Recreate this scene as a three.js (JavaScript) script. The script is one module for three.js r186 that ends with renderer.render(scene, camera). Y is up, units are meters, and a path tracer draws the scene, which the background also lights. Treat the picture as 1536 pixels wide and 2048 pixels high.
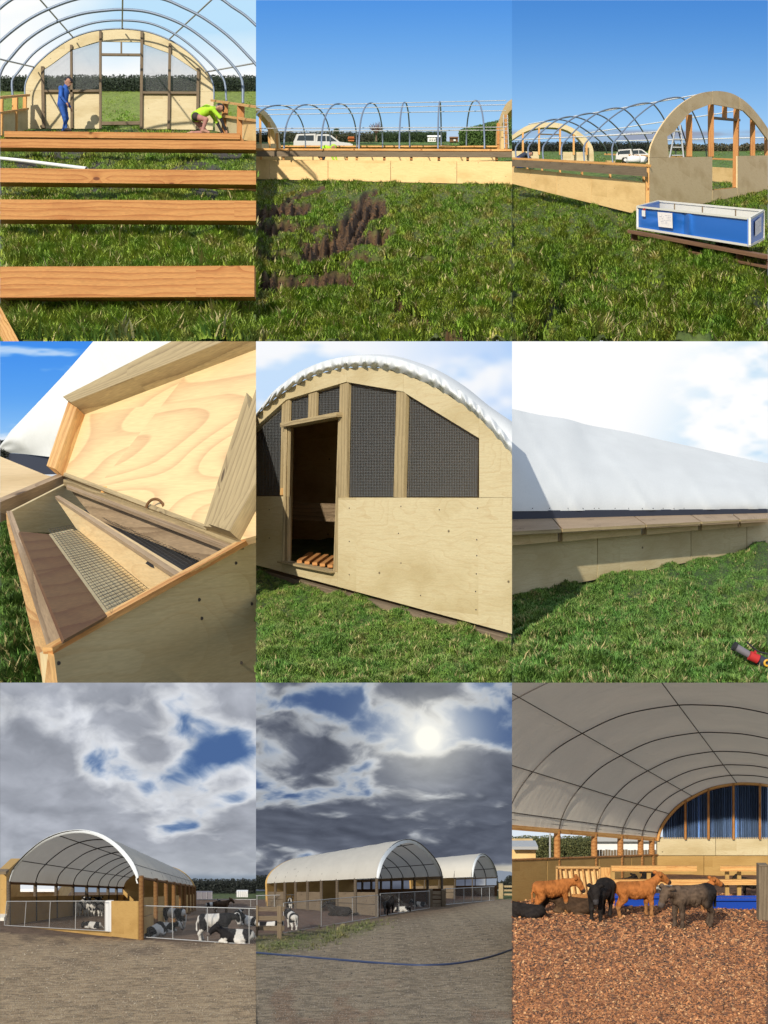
import * as THREE from 'three';
import { mergeGeometries, toCreasedNormals } from 'three/addons/utils/BufferGeometryUtils.js';
import { MarchingCubes } from 'three/addons/objects/MarchingCubes.js';

// ---------- camera, sky, sun, exposure ----------
const scene = new THREE.Scene();
const camera = new THREE.PerspectiveCamera(40, 768 / 1024, 0.5, 4000);
camera.position.set(0, 0, 0);
camera.lookAt(0, 0, -1);
const renderer = new THREE.WebGLRenderer({ antialias: true });
renderer.setSize(768, 1024);
renderer.toneMapping = THREE.LinearToneMapping;
renderer.toneMappingExposure = 1.07;
renderer.shadowMap.enabled = true;
const SUN = new THREE.Vector3(-0.38, 0.55, 0.74).normalize();
const sun = new THREE.DirectionalLight(new THREE.Color(1.0, 0.92, 0.79), 4.2);
sun.position.copy(SUN).multiplyScalar(900);
sun.castShadow = true;
sun.shadow.radius = 1.5;
sun.shadow.mapSize.set(4096, 4096);
Object.assign(sun.shadow.camera, { left: -400, right: 400, top: 400, bottom: -400, near: 1, far: 2500 });
scene.add(sun, sun.target);
sun.target.position.set(0, 0, -300);
{ // fair-weather sky, the same all the way round
  const w = 256, h = 128, a = new Float32Array(w * h * 4);
  for (let j = 0; j < h; j++) for (let i = 0; i < w; i++) {
    const e = ((j + 0.5) / h - 0.5) * Math.PI, t = Math.pow(Math.max(0, Math.sin(e)), 0.55), o = (j * w + i) * 4;
    const c = e > 0 ? [0.86 - 0.42 * t, 0.89 - 0.34 * t, 0.93 - 0.18 * t] : [0.20, 0.20, 0.15];
    a[o] = c[0] * 0.85; a[o + 1] = c[1] * 0.85; a[o + 2] = c[2] * 0.85; a[o + 3] = 1;
  }
  const t = new THREE.DataTexture(a, w, h, THREE.RGBAFormat, THREE.FloatType);
  t.mapping = THREE.EquirectangularReflectionMapping; t.magFilter = THREE.LinearFilter; t.needsUpdate = true;
  scene.background = t; scene.environment = t;
}

// ---------- helpers ----------
const V = (x, y, z) => new THREE.Vector3(x, y, z);
const lerp = (a, b, t) => a + (b - a) * t, clamp = (x, a = 0, b = 1) => Math.min(b, Math.max(a, x));
const sst = (a, b, x) => { const t = clamp((x - a) / (b - a)); return t * t * (3 - 2 * t); };
let seed_ = 7;
const rnd = () => { seed_ = (seed_ * 1664525 + 1013904223) >>> 0; return seed_ / 4294967296; };
const rr = (a, b) => a + (b - a) * rnd();
const hsh = (x, y) => { let h = Math.imul(x | 0, 374761393) + Math.imul(y | 0, 668265263) | 0; h = Math.imul(h ^ (h >>> 13), 1274126177); return ((h ^ (h >>> 16)) >>> 0) / 4294967296; };
function vn(x, y) { const i = Math.floor(x), j = Math.floor(y), f = x - i, g = y - j, u = f * f * (3 - 2 * f), v = g * g * (3 - 2 * g); return lerp(lerp(hsh(i, j), hsh(i + 1, j), u), lerp(hsh(i, j + 1), hsh(i + 1, j + 1), u), v); }
function fbm(x, y, o = 4) { let s = 0, a = 0.5, n = 0; for (let k = 0; k < o; k++) { s += a * vn(x, y); n += a; x = x * 2.03 + 17.3; y = y * 2.03 + 9.1; a *= 0.5; } return s / n; }
const vn3 = (x, y, z) => (vn(x + z * 3.7, y) + vn(y + 31, z + x * 0.3) + vn(z + 57, x)) / 3;
const FOC = 3 * 1024 / Math.tan(20 * Math.PI / 180);   // surveying unit: one third of a photograph pixel

// A site is one photographed place: its ground falls or rises away from its front edge (distance dn) to its skyline (distance dh)
function site(col, row, o) {
  const qn = 1 / o.dn, qh = 1 / o.dh, S = { col, row, ...o };
  S.A = (x, y, d) => V((col * 1536 + x - 2304) / FOC * d, (3072 - row * 2048 - y) / FOC * d, -d);
  S.d = s => 1 / (qh + (qn - qh) * s);
  S.sg = y => (y - o.vy) / (2048 - o.vy);
  S.g = y => S.d(S.sg(y));
  S.Q = (x, y, s) => S.A(x, y, S.d(s));
  S.G = (x, y) => S.A(x, y, S.g(y));
  S.u = (px, d) => px * d / FOC;
  S.back = ([x, y, s], T) => { const k = 1 / (1 + T * s); return [o.vx + k * (x - o.vx), o.vy + k * (y - o.vy), s * k]; };
  S.P = p => S.Q(p[0], p[1], p[2]);
  S.plane = (a, b, c) => { const n = b.clone().sub(a).cross(c.clone().sub(a)), k = n.dot(a); return (x, y) => { const r = S.A(x, y, 1); return r.multiplyScalar(k / n.dot(r)); }; };
  const L = (col * 1536 - 2304) / FOC, R = L + 1536 / FOC, T = (3072 - row * 2048) / FOC;
  S.cuts = row ? [[1, 0, L], [-1, 0, -R], [0, -1, -T]] : [[1, 0, L], [-1, 0, -R]];   // a x + b y + c z >= 0: the site's left, right and upper bounds
  return S;
}
function clip(geo, cuts) {
  const p = geo.attributes.position;
  let out = false;
  for (let i = 0; i < p.count && !out; i++) for (const c of cuts) if (c[0] * p.getX(i) + c[1] * p.getY(i) + c[2] * p.getZ(i) < 0) { out = true; break; }
  if (!out) return geo;
  const g = geo.index ? geo.toNonIndexed() : geo, names = Object.keys(g.attributes), sz = names.map(n => g.attributes[n].itemSize);
  const tot = sz.reduce((a, b) => a + b, 0), res = [], n = g.attributes.position.count;
  const pi = names.indexOf('position'), po = sz.slice(0, pi).reduce((a, b) => a + b, 0);
  for (let t = 0; t < n; t += 3) {
    let poly = [0, 1, 2].map(k => names.flatMap(nm => { const at = g.attributes[nm]; return Array.from(at.array.slice((t + k) * at.itemSize, (t + k + 1) * at.itemSize)); }));
    for (const c of cuts) {
      const nx = [], f = v => c[0] * v[po] + c[1] * v[po + 1] + c[2] * v[po + 2];
      for (let i = 0; i < poly.length; i++) {
        const a = poly[i], b = poly[(i + 1) % poly.length], fa = f(a), fb = f(b);
        if (fa >= 0) nx.push(a);
        if ((fa >= 0) !== (fb >= 0)) { const k = fa / (fa - fb); nx.push(a.map((v, j) => v + (b[j] - v) * k)); }
      }
      poly = nx; if (poly.length < 3) break;
    }
    for (let i = 1; i + 1 < poly.length; i++) res.push(poly[0], poly[i], poly[i + 1]);
  }
  if (!res.length) return null;
  const r = new THREE.BufferGeometry(); let off = 0;
  names.forEach((nm, k) => { const arr = new Float32Array(res.length * sz[k]); res.forEach((v, i) => { for (let j = 0; j < sz[k]; j++) arr[i * sz[k] + j] = v[off + j]; }); r.setAttribute(nm, new THREE.BufferAttribute(arr, sz[k])); off += sz[k]; });
  return r;
}
const taken = {};
const numbered = n => { const k = taken[n] = (taken[n] ?? -1) + 1; return k ? `${n}_${String(k).padStart(3, '0')}` : n; };
function shadows(o) { o.castShadow = o.receiveShadow = true; return o; }
// a thing: a group standing at its base, whose children are its parts; geometry is given in the scene's own metres
function thing(S, name, label, category, base, group, extra) {
  const g = new THREE.Group(); g.name = numbered(name); g.position.copy(base); scene.add(g);
  g.userData = { label, category, ...(group ? { group } : {}), ...extra };
  const add = (pn, geos, mat, parent, lab) => {
    let geo = Array.isArray(geos) ? mergeGeometries(geos.filter(Boolean).map(plain)) : geos;
    if (S) geo = clip(geo, S.cuts);
    if (!geo) return null;
    geo = geo.clone().translate(-base.x, -base.y, -base.z);
    const m = shadows(new THREE.Mesh(geo, mat)); m.name = pn;
    if (lab) m.userData.label = lab;
    (parent || g).add(m);
    return m;
  };
  return { g, add };
}
function setting(S, name, geo, mat, kind = 'structure', label) {
  if (S) geo = clip(geo, S.cuts);
  const m = shadows(new THREE.Mesh(geo, mat)); m.name = numbered(name); m.userData = { kind, ...(label || {}) }; scene.add(m); return m;
}
function plain(g) { g = g.index ? g.toNonIndexed() : g; for (const k of Object.keys(g.attributes)) if (!['position', 'normal', 'uv', 'color'].includes(k)) g.deleteAttribute(k); return g; }
function soup(tri, uv) { // triangles as arrays of Vector3
  const g = new THREE.BufferGeometry(), p = new Float32Array(tri.length * 3);
  tri.forEach((v, i) => { p[i * 3] = v.x; p[i * 3 + 1] = v.y; p[i * 3 + 2] = v.z; });
  g.setAttribute('position', new THREE.BufferAttribute(p, 3));
  g.setAttribute('uv', new THREE.BufferAttribute(new Float32Array(uv), 2));
  g.computeVertexNormals(); return g;
}
// hexahedron from 8 corners (front a b c d counter-clockwise seen from the front, then the same four at the back); uv in metres
function hexa(c, m, o = [rnd() * 5, rnd() * 5]) {
  const tri = [], uv = [];
  const q = (i, j, k, l) => { const a = c[i], b = c[j], e = c[k], f = c[l], w = (a.distanceTo(b) + f.distanceTo(e)) / 2 / m, h = (a.distanceTo(f) + b.distanceTo(e)) / 2 / m;
    const sw = h > w; // grain runs along the longer side
    const U = (u, v) => sw ? [v + o[0], u + o[1]] : [u + o[0], v + o[1]];
    tri.push(a, b, e, a, e, f); uv.push(...U(0, 0), ...U(w, 0), ...U(w, h), ...U(0, 0), ...U(w, h), ...U(0, h)); };
  q(0, 1, 2, 3); q(5, 4, 7, 6); q(4, 0, 3, 7); q(1, 5, 6, 2); q(3, 2, 6, 7); q(4, 5, 1, 0);
  return soup(tri, uv);
}
function bar(p, q, w, h, m, up = V(0, 1, 0)) { // straight timber from p to q, w across, h high
  const a = q.clone().sub(p).normalize(); let s = a.clone().cross(up); if (s.lengthSq() < 1e-6) s = a.clone().cross(V(0, 0, 1)); s.normalize();
  const t = s.clone().cross(a).normalize(), c = (o, i, j) => o.clone().addScaledVector(s, i * w / 2).addScaledVector(t, j * h / 2);
  return hexa([c(p, 1, -1), c(q, 1, -1), c(q, 1, 1), c(p, 1, 1), c(p, -1, -1), c(q, -1, -1), c(q, -1, 1), c(p, -1, 1)], m);
}
function slab(a, b, c, d, t, m, o) { // board with the front face a b c d, t thick
  const n = b.clone().sub(a).cross(d.clone().sub(a)).normalize().multiplyScalar(-t);
  return hexa([a, b, c, d, ...[a, b, c, d].map(v => v.clone().add(n))], m, o);
}
function plate(pts, holes, t, m) { // flat outline (front face) t thick
  const n = V(0, 0, 0);
  pts.forEach((a, i) => { const b = pts[(i + 1) % pts.length]; n.x += (a.y - b.y) * (a.z + b.z); n.y += (a.z - b.z) * (a.x + b.x); n.z += (a.x - b.x) * (a.y + b.y); });
  n.normalize(); if (n.dot(pts[0]) > 0) { n.negate(); }
  const e1 = V(0, 1, 0).cross(n).normalize(), e2 = n.clone().cross(e1), o = pts[0];
  const to2 = p => new THREE.Vector2(p.clone().sub(o).dot(e1), p.clone().sub(o).dot(e2));
  let c2 = pts.map(to2), P = pts.slice(); if (THREE.ShapeUtils.isClockWise(c2)) { c2.reverse(); P.reverse(); }
  const h2 = [], HP = []; for (const h of holes) { let a = h.map(to2), q = h.slice(); if (!THREE.ShapeUtils.isClockWise(a)) { a.reverse(); q.reverse(); } h2.push(a); HP.push(q); }
  const f = THREE.ShapeUtils.triangulateShape(c2, h2), all = [...P, ...HP.flat()], a2 = [...c2, ...h2.flat()], nb = n.clone().multiplyScalar(-t);
  const tri = [], uv = [], r0 = rnd() * 3, r1 = rnd() * 3;
  for (const [i, j, k] of f) { tri.push(all[i], all[j], all[k]); for (const q of [i, j, k]) uv.push(a2[q].x / m + r0, a2[q].y / m + r1); tri.push(all[i].clone().add(nb), all[k].clone().add(nb), all[j].clone().add(nb)); for (const q of [i, k, j]) uv.push(a2[q].x / m + r0, a2[q].y / m + r1); }
  for (const ring of [P, ...HP]) ring.forEach((a, i) => { const b = ring[(i + 1) % ring.length], a1 = a.clone().add(nb), b1 = b.clone().add(nb), L = a.distanceTo(b) / m, T = t / m; tri.push(a, a1, b1, a, b1, b); uv.push(0, 0, 0, T, L, T, 0, 0, L, T, L, 0); });
  return soup(tri, uv);
}
function tube(pts, r, seg = 0, rad = 6) { const c = new THREE.CatmullRomCurve3(pts, false, 'centripetal'); return plain(new THREE.TubeGeometry(c, seg || Math.max(2, (pts.length - 1) * 5), r, rad, false)); }
const rod = (p, q, r, rad = 6) => plain(new THREE.TubeGeometry(new THREE.LineCurve3(p, q), 1, r, rad, false));
function pole(p, q, r0, r1, rad = 10) { const L = p.distanceTo(q), g = new THREE.CylinderGeometry(r1, r0, L, rad, 1); g.translate(0, L / 2, 0); g.applyQuaternion(new THREE.Quaternion().setFromUnitVectors(V(0, 1, 0), q.clone().sub(p).normalize())); g.translate(p.x, p.y, p.z); return plain(g); }
function skin(rows, m) { // smooth sheet through a grid of points, uv in metres
  const R = rows.length, C = rows[0].length, pos = [], uv = [], ix = [];
  for (let i = 0; i < R; i++) { let u = 0; for (let j = 0; j < C; j++) { const p = rows[i][j]; if (j) u += p.distanceTo(rows[i][j - 1]); pos.push(p.x, p.y, p.z); let v = 0; for (let k = 1; k <= i; k++) v += rows[k][j].distanceTo(rows[k - 1][j]); uv.push(u / m, v / m); } }
  for (let i = 0; i + 1 < R; i++) for (let j = 0; j + 1 < C; j++) { const a = i * C + j; ix.push(a, a + 1, a + C + 1, a, a + C + 1, a + C); }
  const g = new THREE.BufferGeometry(); g.setAttribute('position', new THREE.Float32BufferAttribute(pos, 3)); g.setAttribute('uv', new THREE.Float32BufferAttribute(uv, 2)); g.setIndex(ix); g.computeVertexNormals(); return g.toNonIndexed();
}
function smoothLine(pts, n) { // resample a list of number arrays
  const k = pts[0].length, out = [];
  const cr = (a, b, c, d, t) => 0.5 * (2 * b + (c - a) * t + (2 * a - 5 * b + 4 * c - d) * t * t + (3 * b - a - 3 * c + d) * t * t * t);
  for (let i = 0; i <= n; i++) { const f = i / n * (pts.length - 1), j = Math.min(pts.length - 2, Math.floor(f)), t = f - j, P = q => pts[clamp(q, 0, pts.length - 1)]; out.push(Array.from({ length: k }, (_, c) => cr(P(j - 1)[c], P(j)[c], P(j + 1)[c], P(j + 2)[c], t))); }
  return out;
}

// ---------- textures and materials ----------
const lin = c => c <= 0.04045 ? c / 12.92 : ((c + 0.055) / 1.055) ** 2.4;
function tex(w, h, fn, srgb = true, rep) {
  const a = new Uint8Array(w * h * 4);
  for (let j = 0; j < h; j++) for (let i = 0; i < w; i++) { const c = fn(i / w, j / h, i, j), o = (j * w + i) * 4; a[o] = clamp(c[0], 0, 255); a[o + 1] = clamp(c[1], 0, 255); a[o + 2] = clamp(c[2], 0, 255); a[o + 3] = 255; }
  const t = new THREE.DataTexture(a, w, h, THREE.RGBAFormat); t.wrapS = t.wrapT = THREE.RepeatWrapping; t.magFilter = THREE.LinearFilter; t.minFilter = THREE.LinearMipmapLinearFilter; t.generateMipmaps = true;
  if (srgb) t.colorSpace = THREE.SRGBColorSpace; if (rep) t.repeat.set(...rep); t.needsUpdate = true; return t;
}
const mixc = (a, b, t) => [lerp(a[0], b[0], t), lerp(a[1], b[1], t), lerp(a[2], b[2], t)];
// rotary-cut plywood: contour bands of stretched noise, knots and plugs; 2.4 m x 1.2 m
const plyTex = tex(1024, 512, (u, v) => {
  const n = fbm(u * 2.2 + 3, v * 3.4, 3) * 9 + 0.5 * fbm(u * 9, v * 26, 2), f = n - Math.floor(n), late = Math.pow(f, 5) * 0.9 + 0.25 * Math.pow(1 - Math.abs(f - 0.5) * 2, 8);
  const pore = vn(u * 90, v * 900), stain = fbm(u * 3 + 40, v * 3, 3);
  let c = mixc([236, 220, 186], [206, 175, 134], clamp(late * 0.36 + 0.30 * (vn(u * 14, v * 160) - 0.4) + 0.16 * (vn(u * 30, v * 420) - 0.5))); c = mixc(c, [206, 184, 142], clamp((stain - 0.48) * 2.0)); const k = 0.95 + 0.08 * pore;
  let d = 1; for (const [a, b] of [[0.21, 0.3], [0.78, 0.71]]) { const r = Math.hypot((u - a) * 2.4, (v - b) * 1.2 * 1.4); d = Math.min(d, 0.5 + 0.5 * sst(0.008, 0.026, r)); }
  return [c[0] * k * d, c[1] * k * d * (0.9 + 0.1 * d), c[2] * k * d * (0.8 + 0.2 * d)];
}, true, [1 / 2.4, 1 / 1.2]);
const plyBoldTex = tex(1024, 512, (u, v) => { const n = fbm(u * 1.6 + 6, v * 2.6 + 3, 2) * 9, f = n - Math.floor(n), b = Math.pow(f, 3.2) * sst(1, 0.93, f), g = vn(u * 40, v * 420), m = fbm(u * 4, v * 3 + 8, 3); const c = mixc([240, 222, 176], [214, 172, 136], clamp(b * 0.75 + (m - 0.55) * 0.5)), k = 0.95 + 0.07 * g; return [c[0] * k, c[1] * k, c[2] * k]; }, true, [1 / 2.4, 1 / 1.2]);
// sawn pine: long grain, knots; 2 m x 0.4 m
const pineFn = (pale, late_, knot) => (u, v) => {
  let w = 0, kn = 0; for (const [a, b, r] of [[0.09, 0.34, 1], [0.41, 0.74, 0.7], [0.78, 0.45, 1.15]]) { const dx = (u - a) * 3.4, dy = (v - b) * 0.6, q = Math.hypot(dx * 0.5, dy) / (0.020 * r); w += 1.4 * Math.exp(-q * q * 0.12) * Math.sign(dy + 0.001); kn = Math.max(kn, 1 - sst(0.7, 1.3, q)); }
  const n = (v * 9 + w + 1.6 * fbm(u * 3.4, v * 2, 3)), f = n - Math.floor(n), late = Math.pow(f, 3), fine = vn(u * 100, v * 420), blot = fbm(u * 7 + 3, v * 2.5, 3);
  let c = mixc(pale, late_, clamp(late * 0.8 + (blot - 0.5) * 0.7)); c = mixc(c, knot, kn * 0.8); const k = 0.90 + 0.16 * fine;
  return [c[0] * k, c[1] * k, c[2] * k];
};
const pineTex = tex(1024, 256, pineFn([226, 190, 138], [182, 128, 76], [112, 66, 36]), true, [1 / 3.4, 1 / 0.6]);
const greyPineTex = tex(1024, 256, pineFn([214, 204, 188], [158, 146, 130], [92, 78, 66]), true, [1 / 3.4, 1 / 0.6]);
const grainBump = tex(512, 256, (u, v) => { const k = 255 * (0.6 * vn(u * 30, v * 240) + 0.4 * vn(u * 12, v * 90)); return [k, k, k]; }, false, [1 / 2, 1 / 0.5]);
const clothTex = tex(512, 512, (u, v) => { const k = 238 + 10 * (fbm(u * 6, v * 6, 4) - 0.5) + 5 * (vn(u * 200, v * 200) - 0.5); return [k, k, k * 0.985]; }, true, [1 / 3, 1 / 3]);
const crinkle = tex(512, 512, (u, v) => { const k = 255 * (0.5 * fbm(u * 5, v * 9, 4) + 0.5 * Math.abs(2 * fbm(u * 3 + 9, v * 7, 3) - 1)); return [k, k, k]; }, false, [1 / 2.5, 1 / 2.5]);
const dirtTex = tex(1024, 1024, (u, v) => { const a = fbm(u * 18, v * 18, 5), b = vn(u * 300, v * 300), s = hsh(u * 512, v * 512), k = 0.52 + 0.75 * a + 0.30 * (b - 0.4) + 0.25 * (fbm(u * 60, v * 60, 2) - 0.5) + (s > 0.985 ? 0.35 : s < 0.04 ? -0.2 : 0); return [246 * k, 240 * k, 228 * k]; }, true, [1 / 3, 1 / 3]);
const dirtBump = tex(512, 512, (u, v) => { const k = 255 * (0.4 * fbm(u * 20, v * 20, 4) + 0.6 * vn(u * 150, v * 150)); return [k, k, k]; }, false, [1 / 2, 1 / 2]);
const ironTex = tex(256, 256, (u, v) => { const k = 190 + 40 * (fbm(u * 9, v * 9, 4) - 0.5); return [k, k, k]; });
const M = {};
const std = (n, o) => M[n] = new THREE.MeshStandardMaterial({ name: n, roughness: 0.75, ...o });
const L3 = (r, g, b) => new THREE.Color().setRGB(r, g, b);
std('ply', { map: plyTex, color: L3(0.86, 0.76, 0.60), bumpMap: grainBump, bumpScale: 0.002, roughness: 0.7 });
std('plyBold', { map: plyBoldTex, color: L3(0.84, 0.78, 0.66), roughness: 0.7 });
std('plyWarm', { map: plyTex, color: L3(0.98, 0.80, 0.52), roughness: 0.7 });
std('plyGreen', { map: plyTex, color: L3(0.74, 0.735, 0.64), bumpMap: grainBump, bumpScale: 0.004, roughness: 0.7 });
std('plyYellow', { map: plyTex, color: L3(0.56, 0.41, 0.19), roughness: 0.75 });
std('palletBrown', { map: greyPineTex, color: L3(0.30, 0.17, 0.10), roughness: 0.85 });
std('pine', { map: pineTex, color: L3(0.95, 0.78, 0.52), bumpMap: grainBump, bumpScale: 0.003 });
std('pineOrange', { map: pineTex, color: L3(0.68, 0.47, 0.28), bumpMap: grainBump, bumpScale: 0.02 });
std('pinePale', { map: pineTex, color: L3(0.90, 0.80, 0.62), bumpMap: grainBump, bumpScale: 0.01 });
std('pineGreen', { map: greyPineTex, color: L3(0.62, 0.53, 0.33), bumpMap: grainBump, bumpScale: 0.01 });
std('pineMauve', { map: greyPineTex, color: L3(0.60, 0.48, 0.35), bumpMap: grainBump, bumpScale: 0.01 });
std('log', { map: pineTex, color: L3(0.27, 0.205, 0.125), roughness: 0.85 });
std('logGrey', { map: greyPineTex, color: L3(0.17, 0.145, 0.12), roughness: 0.9 });
std('weathered', { map: greyPineTex, color: L3(0.30, 0.25, 0.19), roughness: 0.9 });
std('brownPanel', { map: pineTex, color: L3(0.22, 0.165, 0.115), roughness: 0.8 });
std('steel', { color: L3(0.58, 0.60, 0.62), metalness: 0.5, roughness: 0.45, map: ironTex });
std('steelBlue', { color: L3(0.20, 0.25, 0.33), metalness: 0.35, roughness: 0.5 });
std('steelDark', { color: L3(0.055, 0.045, 0.038), metalness: 0.2, roughness: 0.6 });
std('galv', { color: L3(0.44, 0.445, 0.44), metalness: 0.3, roughness: 0.5 });
std('wire', { color: L3(0.22, 0.23, 0.23), metalness: 0.1, roughness: 0.5 });
std('wireDark', { color: L3(0.06, 0.058, 0.05), metalness: 0.3, roughness: 0.6 });
std('wireBlack', { color: L3(0.02, 0.02, 0.02), roughness: 0.6 });
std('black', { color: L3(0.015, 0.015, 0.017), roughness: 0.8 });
std('navy', { color: L3(0.025, 0.032, 0.055), roughness: 0.7 });
std('white', { color: L3(0.78, 0.78, 0.76), roughness: 0.55 });
std('cream', { color: L3(0.68, 0.66, 0.58), roughness: 0.6 });
M.cloth = new THREE.MeshPhysicalMaterial({ name: 'cloth', map: clothTex, color: L3(0.74, 0.765, 0.79), roughness: 0.75, bumpMap: crinkle, bumpScale: 0.006 });
M.clothThin = new THREE.MeshPhysicalMaterial({ name: 'cloth_thin', map: clothTex, color: L3(0.80, 0.76, 0.69), roughness: 1.0, transmission: 0.30, thickness: 0, specularIntensity: 0, bumpMap: crinkle, bumpScale: 0.012 });
M.clothTan = new THREE.MeshPhysicalMaterial({ name: 'cloth_tan', map: clothTex, color: L3(0.96, 0.86, 0.72), roughness: 1.0, transmission: 0.25, thickness: 0, specularIntensity: 0, bumpMap: crinkle, bumpScale: 0.02 });
M.glass = new THREE.MeshPhysicalMaterial({ name: 'dark_glass', color: L3(0.03, 0.04, 0.045), roughness: 0.06, metalness: 0 });
const vcMat = (n, o) => new THREE.MeshStandardMaterial({ name: n, vertexColors: true, roughness: 0.85, ...o });
M.ground = vcMat('ground', { map: dirtTex, bumpMap: dirtBump, bumpScale: 0.03, roughness: 1 });
M.fur = new THREE.MeshPhysicalMaterial({ name: 'fur', vertexColors: true, roughness: 0.75, specularIntensity: 0.25 });
M.body = vcMat('clothes_and_skin', { roughness: 0.8 });
M.leaf = vcMat('leaf', { roughness: 0.75 });
M.blade = new THREE.MeshStandardMaterial({ name: 'grass_blade', color: 0xffffff, roughness: 0.7 });
M.chip = new THREE.MeshStandardMaterial({ name: 'wood_chip', color: 0xffffff, roughness: 0.85 });

// the sky over a site: air and clouds only, on a far backdrop
function skyBackdrop(S, d, yb, w, h, fn) {
  const t = tex(w, h, (u, v) => fn(u * 1536, (1 - v) * yb, u, v)); t.wrapS = t.wrapT = THREE.ClampToEdgeWrapping;
  const a = S.A(0, yb, d), b = S.A(1536, yb, d), c = S.A(1536, 0, d), e = S.A(0, 0, d);
  const g = soup([a, b, c, a, c, e], [0, 0, 1, 0, 1, 1, 0, 0, 1, 1, 0, 1]);
  const m = new THREE.MeshStandardMaterial({ name: 'sky', color: 0x000000, roughness: 1, emissive: 0xffffff, emissiveMap: t, emissiveIntensity: 0.935 });
  const o = new THREE.Mesh(g, m); o.name = numbered('sky'); o.userData = { kind: 'structure' }; scene.add(o); return o;
}
function groundSheet(S, name, y0, y1, nx, ny, bump, col, x0 = 0, x1 = 1536) {
  const pos = [], uv = [], cl = [], ix = [];
  for (let j = 0; j <= ny; j++) for (let i = 0; i <= nx; i++) {
    const y = lerp(y0, y1, Math.pow(j / ny, 1.15)), x = lerp(x0, x1, i / nx), p = S.G(x, y); p.y += bump(x, y) * S.m;
    pos.push(p.x, p.y, p.z); uv.push(p.x / S.m, p.z / S.m); cl.push(...col(x, y));
  }
  for (let j = 0; j < ny; j++) for (let i = 0; i < nx; i++) { const a = j * (nx + 1) + i, b = a + nx + 1; ix.push(a, b, b + 1, a, b + 1, a + 1); }
  const g = new THREE.BufferGeometry(); g.setAttribute('position', new THREE.Float32BufferAttribute(pos, 3)); g.setAttribute('uv', new THREE.Float32BufferAttribute(uv, 2)); g.setAttribute('color', new THREE.Float32BufferAttribute(cl, 3)); g.setIndex(ix); g.computeVertexNormals();
  return setting(null, name, g, M.ground);
}
function tuftGeo(nb, spread, lean) {
  const pos = [], nor = [], ix = [];
  for (let k = 0; k < nb; k++) {
    const a = rnd() * 6.283, r = Math.sqrt(rnd()) * spread, x = Math.cos(a) * r, z = Math.sin(a) * r, b = rnd() * 6.283, l = rr(0.3, 1) * lean, h = rr(0.55, 1), w = rr(0.035, 0.06);
    const dx = Math.cos(b), dz = Math.sin(b), o = pos.length / 3;
    const P = (t, s) => { const cx = x + dx * l * t * t, cy = h * (t - 0.25 * l * t * t), cz = z + dz * l * t * t; pos.push(cx - dz * w * s, cy, cz + dx * w * s); const n = V(dx * -0.5, 0.8, dz * -0.5).normalize(); nor.push(n.x, n.y, n.z); };
    P(0, -1); P(0, 1); P(0.55, -0.8); P(0.55, 0.8); P(1, 0);
    ix.push(o, o + 1, o + 3, o, o + 3, o + 2, o + 2, o + 3, o + 4);
  }
  const g = new THREE.BufferGeometry(); g.setAttribute('position', new THREE.Float32BufferAttribute(pos, 3)); g.setAttribute('normal', new THREE.Float32BufferAttribute(nor, 3)); g.setIndex(ix); return g;
}
const TUFTS = [tuftGeo(9, 0.45, 0.7), tuftGeo(9, 0.5, 1.1), tuftGeo(7, 0.35, 0.5)];
// grass: pick(x, y) -> [keep, height in survey units at that place, colour] ; one stuff object per tuft shape
function grass(S, n, x0, x1, y0, y1, bump, pick, label) {
  const lists = TUFTS.map(() => []);
  for (let k = 0; k < n; k++) {
    const x = rr(x0, x1), y = lerp(y0, y1, rnd()), r = pick(x, y); if (!r) continue;
    const d = S.g(y), h = r[0] * d / FOC * rr(0.6, 1.25) * lerp(0.55, 1.6, sst(0.3, 0.7, fbm(x / 75 + 5, y / 38, 3))), p = S.A(x, y, d); p.y += bump(x, y) * S.m - h * 0.06;
    if (x < r[0] * 0.4 || x > 1536 - r[0] * 0.4) continue;
    const dead = rnd() < 0.022, v = lerp(0.72, 1.32, fbm(x / 26 + 3, y / 15, 2)), c = dead ? [0.42, 0.36, 0.15] : [r[1][0] * v * lerp(0.75, 1.1, vn(x / 90, y / 45)), r[1][1] * v, r[1][2] * v]; lists[Math.floor(rnd() * 3)].push([p, dead ? h * 1.35 : h, c]);
  }
  lists.forEach((l, t) => {
    if (!l.length) return;
    const im = new THREE.InstancedMesh(TUFTS[t], M.blade, l.length), m4 = new THREE.Matrix4(), q = new THREE.Quaternion(), c = new THREE.Color();
    l.forEach(([p, h, col], i) => { q.setFromAxisAngle(V(0, 1, 0), rnd() * 6.283); m4.compose(p, q, V(h * rr(0.8, 1.3), h, h * rr(0.8, 1.3))); im.setMatrixAt(i, m4); const k = rr(0.75, 1.3); im.setColorAt(i, c.setRGB(col[0] * k, col[1] * k, col[2] * k)); });
    im.name = numbered('grass'); im.userData = { kind: 'stuff', label, category: 'grass' }; shadows(im); scene.add(im);
  });
}
function scatter(name, geo, mat, list, label, category) { // loose bits nobody would count
  const im = new THREE.InstancedMesh(geo, mat, list.length), m4 = new THREE.Matrix4(), q = new THREE.Quaternion(), e = new THREE.Euler(), c = new THREE.Color();
  list.forEach(([p, s, col, flat], i) => { e.set(rr(-flat, flat), rnd() * 6.283, rr(-flat, flat)); q.setFromEuler(e); m4.compose(p, q, V(s * rr(0.7, 1.3), s * rr(0.7, 1.2), s * rr(0.7, 1.3))); im.setMatrixAt(i, m4); im.setColorAt(i, c.setRGB(...col)); });
  im.name = numbered(name); im.userData = { kind: 'stuff', label, category }; shadows(im); scene.add(im);
}
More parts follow.
